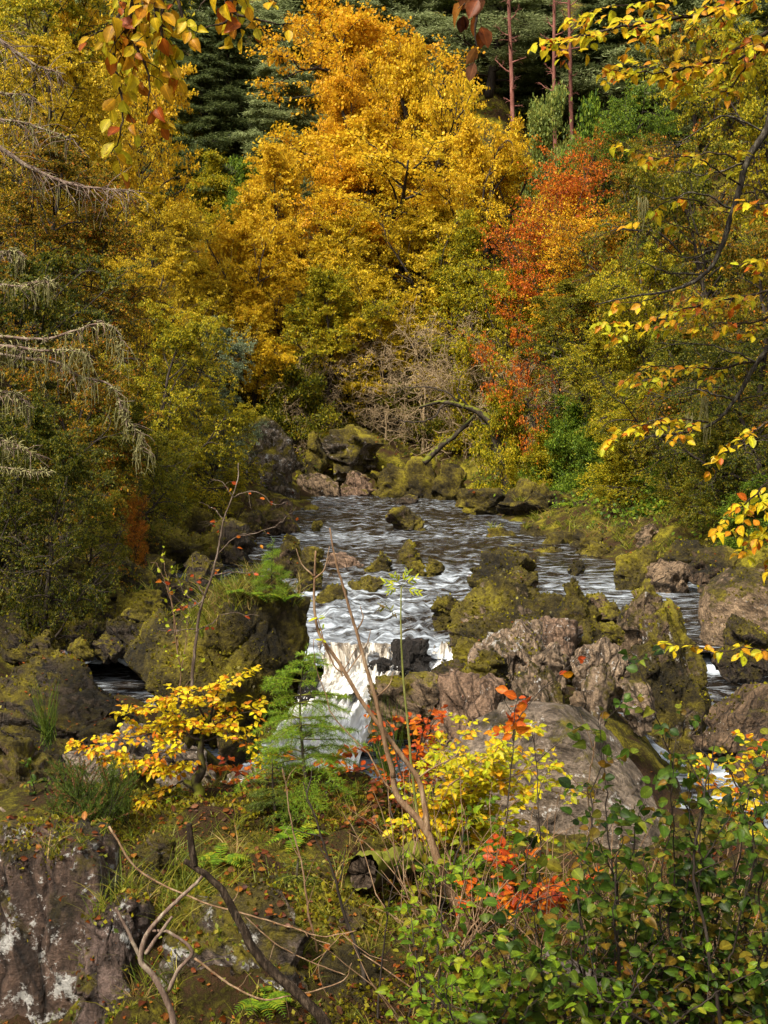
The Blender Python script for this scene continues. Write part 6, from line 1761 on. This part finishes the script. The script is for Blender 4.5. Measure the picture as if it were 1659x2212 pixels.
    bush('copper_bush', (620, 1760), 9.4, [[(620, 1760), (560, 1690), (490, 1650), (450, 1640)], [(620, 1760), (560, 1720), (500, 1690)], [(640, 1760), (620, 1690), (600, 1640)], [(660, 1770), (720, 1700), (760, 1660), (800, 1640)], [(680, 1770), (740, 1720), (820, 1700)], [(650, 1760), (690, 1680), (730, 1620), (760, 1600)]], NM['rust'] if 'rust' in NM else NM['redbush'], 'coppery red undergrowth bush at the foot of the bright spruce', 123, leaf=.055)
    bush('copper_bush', (860, 1850), 8.4, [[(860, 1850), (800, 1790), (740, 1760)], [(860, 1850), (850, 1780), (830, 1730)], [(870, 1850), (910, 1800), (930, 1770)], [(860, 1850), (780, 1820), (720, 1800)]], NM['litter'], 'rusty leafed bush behind the mossy log', 124)
    bush('copper_bush', (1120, 1960), 7.2, [[(1120, 1960), (1150, 1880), (1200, 1830)], [(1120, 1960), (1100, 1880), (1060, 1840)], [(1120, 1960), (1190, 1910), (1240, 1880)], [(1120, 1960), (1060, 1920), (1010, 1900)], [(1120, 1960), (1130, 1860), (1120, 1800)]], NM['redbush'], 'red-brown leafed bush under the bright yellow beech bush', 125)
    bush('orange_bush', (1640, 1800), 8.6, [[(1640, 1800), (1600, 1700), (1560, 1640), (1500, 1650)], [(1640, 1800), (1650, 1680), (1620, 1600)], [(1660, 1800), (1690, 1680), (1650, 1590)], [(1640, 1800), (1560, 1730), (1490, 1700)], [(1640, 1800), (1590, 1740), (1540, 1690)], [(1650, 1800), (1640, 1720), (1600, 1650)]], NM['hang'], 'orange-yellow bush at the right edge behind the alder', 126)
    # ---- alder bushes, bottom right
    rg = R(130)
    def stems(bases, tops):
        out = []
        for t in tops:
            b = bases[rg.integers(0, len(bases))]
            mid = (b[0] * .45 + t[0] * .55 + rg.normal(0, 25), b[1] * .5 + t[1] * .5)
            out.append([b, mid, t])
        return out
    A = dict(leaf=.042, gap=.09, tl=.25, upb=.7, face=(0, -.4, .1), lgap=.045, lv_r=.4, tpl=LEAF_ROUND, wob=.04, sub=.35, flat=.2, droop=.1, r=.008, dens=.68)
    bush('alder_bush', (1500, 2250), 5.7, stems([(1450, 2260), (1500, 2280), (1560, 2260), (1620, 2240)], [(1370, 1425), (1430, 1560), (1480, 1600), (1505, 1545), (1560, 1640), (1610, 1570), (1650, 1620), (1690, 1560), (1540, 1720), (1600, 1730), (1650, 1760), (1480, 1720), (1430, 1680), (1620, 1850), (1690, 1850), (1560, 1880), (1500, 1830), (1680, 1980), (1600, 1990)]),
         NM['alder'], 'tall dark green alder bush with round leaves filling the bottom right corner', 131, **A)
    bush('alder_bush', (1330, 2260), 5.5, stems([(1280, 2270), (1340, 2280), (1400, 2270)], [(1300, 1540), (1340, 1590), (1270, 1700), (1340, 1720), (1400, 1720), (1230, 1820), (1300, 1830), (1380, 1830), (1440, 1860), (1250, 1930), (1330, 1950), (1420, 1960), (1500, 1960), (1480, 2060), (1380, 2070)]),
         NM['alder'], 'dark green alder bush left of the tallest alder, before the big pale boulder', 132, **A)
    bush('alder_bush', (1150, 2270), 5.4, stems([(1100, 2280), (1160, 2290), (1220, 2280)], [(1130, 1900), (1180, 1850), (1230, 1960), (1160, 2000), (1090, 2000), (1050, 1960), (1270, 2040), (1200, 2080), (1100, 2100)]),
         NM['alder'], 'lower green alder bush at the bottom, right of centre', 133, **{**A, 'leaf': .052})
    bush('bramble_bush', (1000, 2280), 5.2, stems([(950, 2290), (1020, 2300), (1090, 2290)], [(880, 2000), (930, 1960), (980, 1990), (1040, 2000), (900, 2090), (960, 2080), (1040, 2100), (1100, 2110), (1160, 2140)]),
         NM['bramble'], 'light green bramble patch at the bottom centre', 134, **{**A, 'leaf': .04, 'lgap': .035, 'gap': .07, 'tpl': LEAF_NEAR})
    bush('bramble_bush', (1400, 2290), 5.0, stems([(1250, 2300), (1350, 2300), (1450, 2300), (1560, 2300)], [(1230, 2120), (1300, 2100), (1370, 2130), (1440, 2120), (1520, 2110), (1600, 2120), (1650, 2080)]),
         NM['bramble'], 'dull green bramble patch along the bottom right edge', 135, **{**A, 'leaf': .04, 'lgap': .05, 'gap': .09, 'tpl': LEAF_NEAR})
    bush('young_ash', (70, 1790), 9.0, [[(70, 1800), (60, 1760), (45, 1740)], [(70, 1800), (90, 1770), (120, 1760)], [(70, 1800), (110, 1785), (140, 1795)], [(70, 1800), (65, 1775), (30, 1770)], [(80, 1800), (85, 1750), (80, 1730)]], NM['yellowbush'], 'little yellow leafed seedling on the left behind the sheer rock wall', 136, leaf=.045, tl=.1)
    bush('green_seedling', (90, 1770), 9.3, [[(90, 1780), (85, 1700), (70, 1620)], [(90, 1780), (100, 1720), (110, 1670)], [(90, 1780), (70, 1720), (60, 1680)]], NM['alder'], 'thin seedling with small round grey-green leaves before the brown boulder at the left', 137, leaf=.04, tl=.12, tpl=LEAF_ROUND)
    # ---- dead wood
    rng = R(140)
    def stick(paths, Y, mat, lab, name='dead_branch', r=.02, r1=.006, fork=0):
        w = MB()
        base = P(paths[0][0][0], paths[0][0][1], Y)
        for i, pth in enumerate(paths):
            q = wobble(rng, PL(pth, Y), 40, .012)
            tube(w, q, np.linspace(r if i == 0 else r * .6, r1, 40), 8)
            for _ in range(fork):
                j = rng.integers(8, 38)
                t2 = walk(rng, q[j], rng.normal(0, 1, 3) + unit(q[j] - q[j - 1]), rng.uniform(.1, .3), 6, .15, np.array([0, 0, .03]))
                tube(w, t2, np.linspace(r1 * .8, .0015, 7), 4, cap=False)
        w.v = [v - base for v in w.v]
        o = w.build(name, mat, smooth=True); o.location = base
        tag(o, lab, 'dead branch', 'dead branches on the near ledge')
    stick([[(730, 2260), (690, 2190), (600, 2110), (545, 2050), (510, 1990), (480, 1930), (440, 1890), (398, 1860)], [(420, 1870), (412, 1820), (408, 1780)]], 5.7, BARKN, 'thick dark dead branch arching up from the bottom edge over the mossy rock', r=.03, r1=.014)
    stick([[(380, 2230), (365, 2170), (335, 2110), (305, 2075), (320, 2020), (370, 1960), (430, 1905), (440, 1880)], [(305, 2075), (280, 2020), (250, 1960)], [(365, 2140), (385, 2095), (415, 2055), (365, 2015), (330, 2010)], [(315, 2060), (350, 2010), (372, 1980)]], 5.8, LARCHB, 'forked grey-brown dead branch standing left of the arching one', r=.018, r1=.007)
    stick([[(235, 1785), (300, 1880), (400, 1930), (520, 1970), (620, 2000), (700, 2020), (770, 2010)], [(520, 1970), (600, 2040), (700, 2090), (760, 2110)]], 6.2, TANB, 'long thin twig lying slantwise across the mossy ledge', r=.006, r1=.003, fork=4)
    stick([[(420, 2070), (500, 2130), (570, 2160), (640, 2150), (740, 2120), (760, 2080)]], 5.8, TANB, 'thin reddish twig curving behind the arching dead branch', r=.006, r1=.002, fork=4)
    stick([[(0, 1745), (30, 1770), (65, 1790)]], 8.8, LARCHB, 'pale bare stick at the left edge behind the rock wall', r=.012, r1=.006)
    stick([[(1180, 2080), (1300, 2130), (1420, 2180), (1560, 2230)]], 6.0, bark_mat('grey_wood', (.07, .055, .045), (.16, .13, .11), (.28, .24, .2), 12), 'weathered fallen log under the alder at the bottom right', name='fallen_log', r=.07, r1=.05)
    stick([[(455, 1790), (520, 1797), (580, 1800)]], 8.4, LARCHB, 'short fallen stick beside the yellow sapling trunk', r=.016, r1=.01)
    # mossy log with a dark sawn end
    rng = R(150)
    a, b = P(782, 1888, 7.15), P(1010, 1862, 8.6)
    q = resample([a, a * .5 + b * .5 + np.array([0, 0, .03]), b], 80)
    w = MB(); tube(w, q, (.10 * np.linspace(1, .85, 80)), 64, cap=False)
    V = np.concatenate(w.v); V = V + fbm(V * 5, 4, 3)[:, None] * np.array([.3, .3, 1]) * .04 + fbm(V * 17, 3, 6)[:, None] * np.array([.6, .6, 1]) * .018
    rl = empty('mossy_log', tuple(a), 'short fallen log thick with bright moss, its dark end facing left', 'log')
    w.v = [V - a]; w.build('bark', bark_mat('log_moss', (.012, .008, .005), (.03, .02, .012), (.07, .05, .03), 10, moss=.62), rl, smooth=True)
    e = MB(); ax = unit(q[1] - q[0]); s1, s2 = perp(ax); rr = np.linspace(0, .094, 6); an = np.arange(32) / 32 * 2 * pi
    Ve = np.array([ax * (.012 + .05 * (1 - r / .094) + .018 * sin(5 * t) + .014 * sin(11 * t + 1)) + r * (cos(t) * s1 + sin(t) * s2) for r in rr for t in an])
    i0 = np.arange(5)[:, None] * 32; jj = np.arange(32)[None]; j2 = (jj + 1) % 32
    e.add(Ve, np.stack([i0 + jj, i0 + j2, i0 + 32 + j2, i0 + 32 + jj], -1).reshape(-1, 4)); e.build('rotten_end', BARKN, rl, smooth=True)
    # tangle of thin bare stems low in the middle
    rng = R(151)
    tg = MB()
    for _ in range(260):
        px, Y = rng.uniform(880, 1620), rng.uniform(5.6, 7.8)
        p = on_ground(px, Y); d = np.array([rng.normal(0, .5), rng.normal(0, .2), 1])
        q = walk(rng, p, d, rng.uniform(.4, 1.1), 8, .12, np.array([0, 0, -.02]))
        tube(tg, q, np.linspace(.005, .0015, 9), 4, cap=False)
    tag(tg.build('twig_undergrowth', TANB, smooth=True), kind='stuff')
# ---------------------------------------------------------------- light and world
def build_light():
    w = bpy.data.worlds.new('World'); scene.world = w; w.use_nodes = True
    nt = w.node_tree; nt.nodes.clear()
    out = nt.nodes.new('ShaderNodeOutputWorld'); bg = nt.nodes.new('ShaderNodeBackground')
    sk = nt.nodes.new('ShaderNodeTexSky'); sk.sky_type = 'NISHITA'; sk.sun_disc = False
    v = unit(np.array(SUNV))
    sk.sun_elevation = math.asin(v[2]); sk.sun_rotation = math.atan2(v[0], v[1])
    sk.air_density = 1.0; sk.dust_density = 4.0; sk.ozone_density = 0.6
    hs = nt.nodes.new('ShaderNodeHueSaturation'); hs.inputs['Saturation'].default_value = 0.06
    nt.links.new(sk.outputs[0], hs.inputs['Color']); nt.links.new(hs.outputs[0], bg.inputs[0]); nt.links.new(bg.outputs[0], out.inputs[0])
    bg.inputs[1].default_value = SKY
    l = bpy.data.lights.new('sun', 'SUN'); l.energy = SUN; l.angle = radians(SUNA); l.color = (1.0, 0.9, 0.74)
    o = bpy.data.objects.new('sun', l); COL.objects.link(o)
    from mathutils import Vector
    o.rotation_euler = Vector(v).to_track_quat('Z', 'Y').to_euler()
    o.location = (-20, -10, 40)


SUNV = (-0.42, -0.52, 0.84); SUN = 3.6; SKY = 0.12; SUNA = 9.0
vs = scene.view_settings
vs.view_transform = 'Standard'; vs.look = 'None'; vs.gamma = 1.0; vs.use_curve_mapping = False; vs.exposure = 1.1
cy = scene.cycles
cy.max_bounces = 6; cy.diffuse_bounces = 3; cy.glossy_bounces = 2; cy.transmission_bounces = 4; cy.transparent_max_bounces = 4
cy.caustics_reflective = False; cy.caustics_refractive = False
cy.use_denoising = True

build_light()
build_ground()
build_water()
build_rocks()
build_cover()
build_overhang()
build_larch()
build_near_plants()
build_trees()
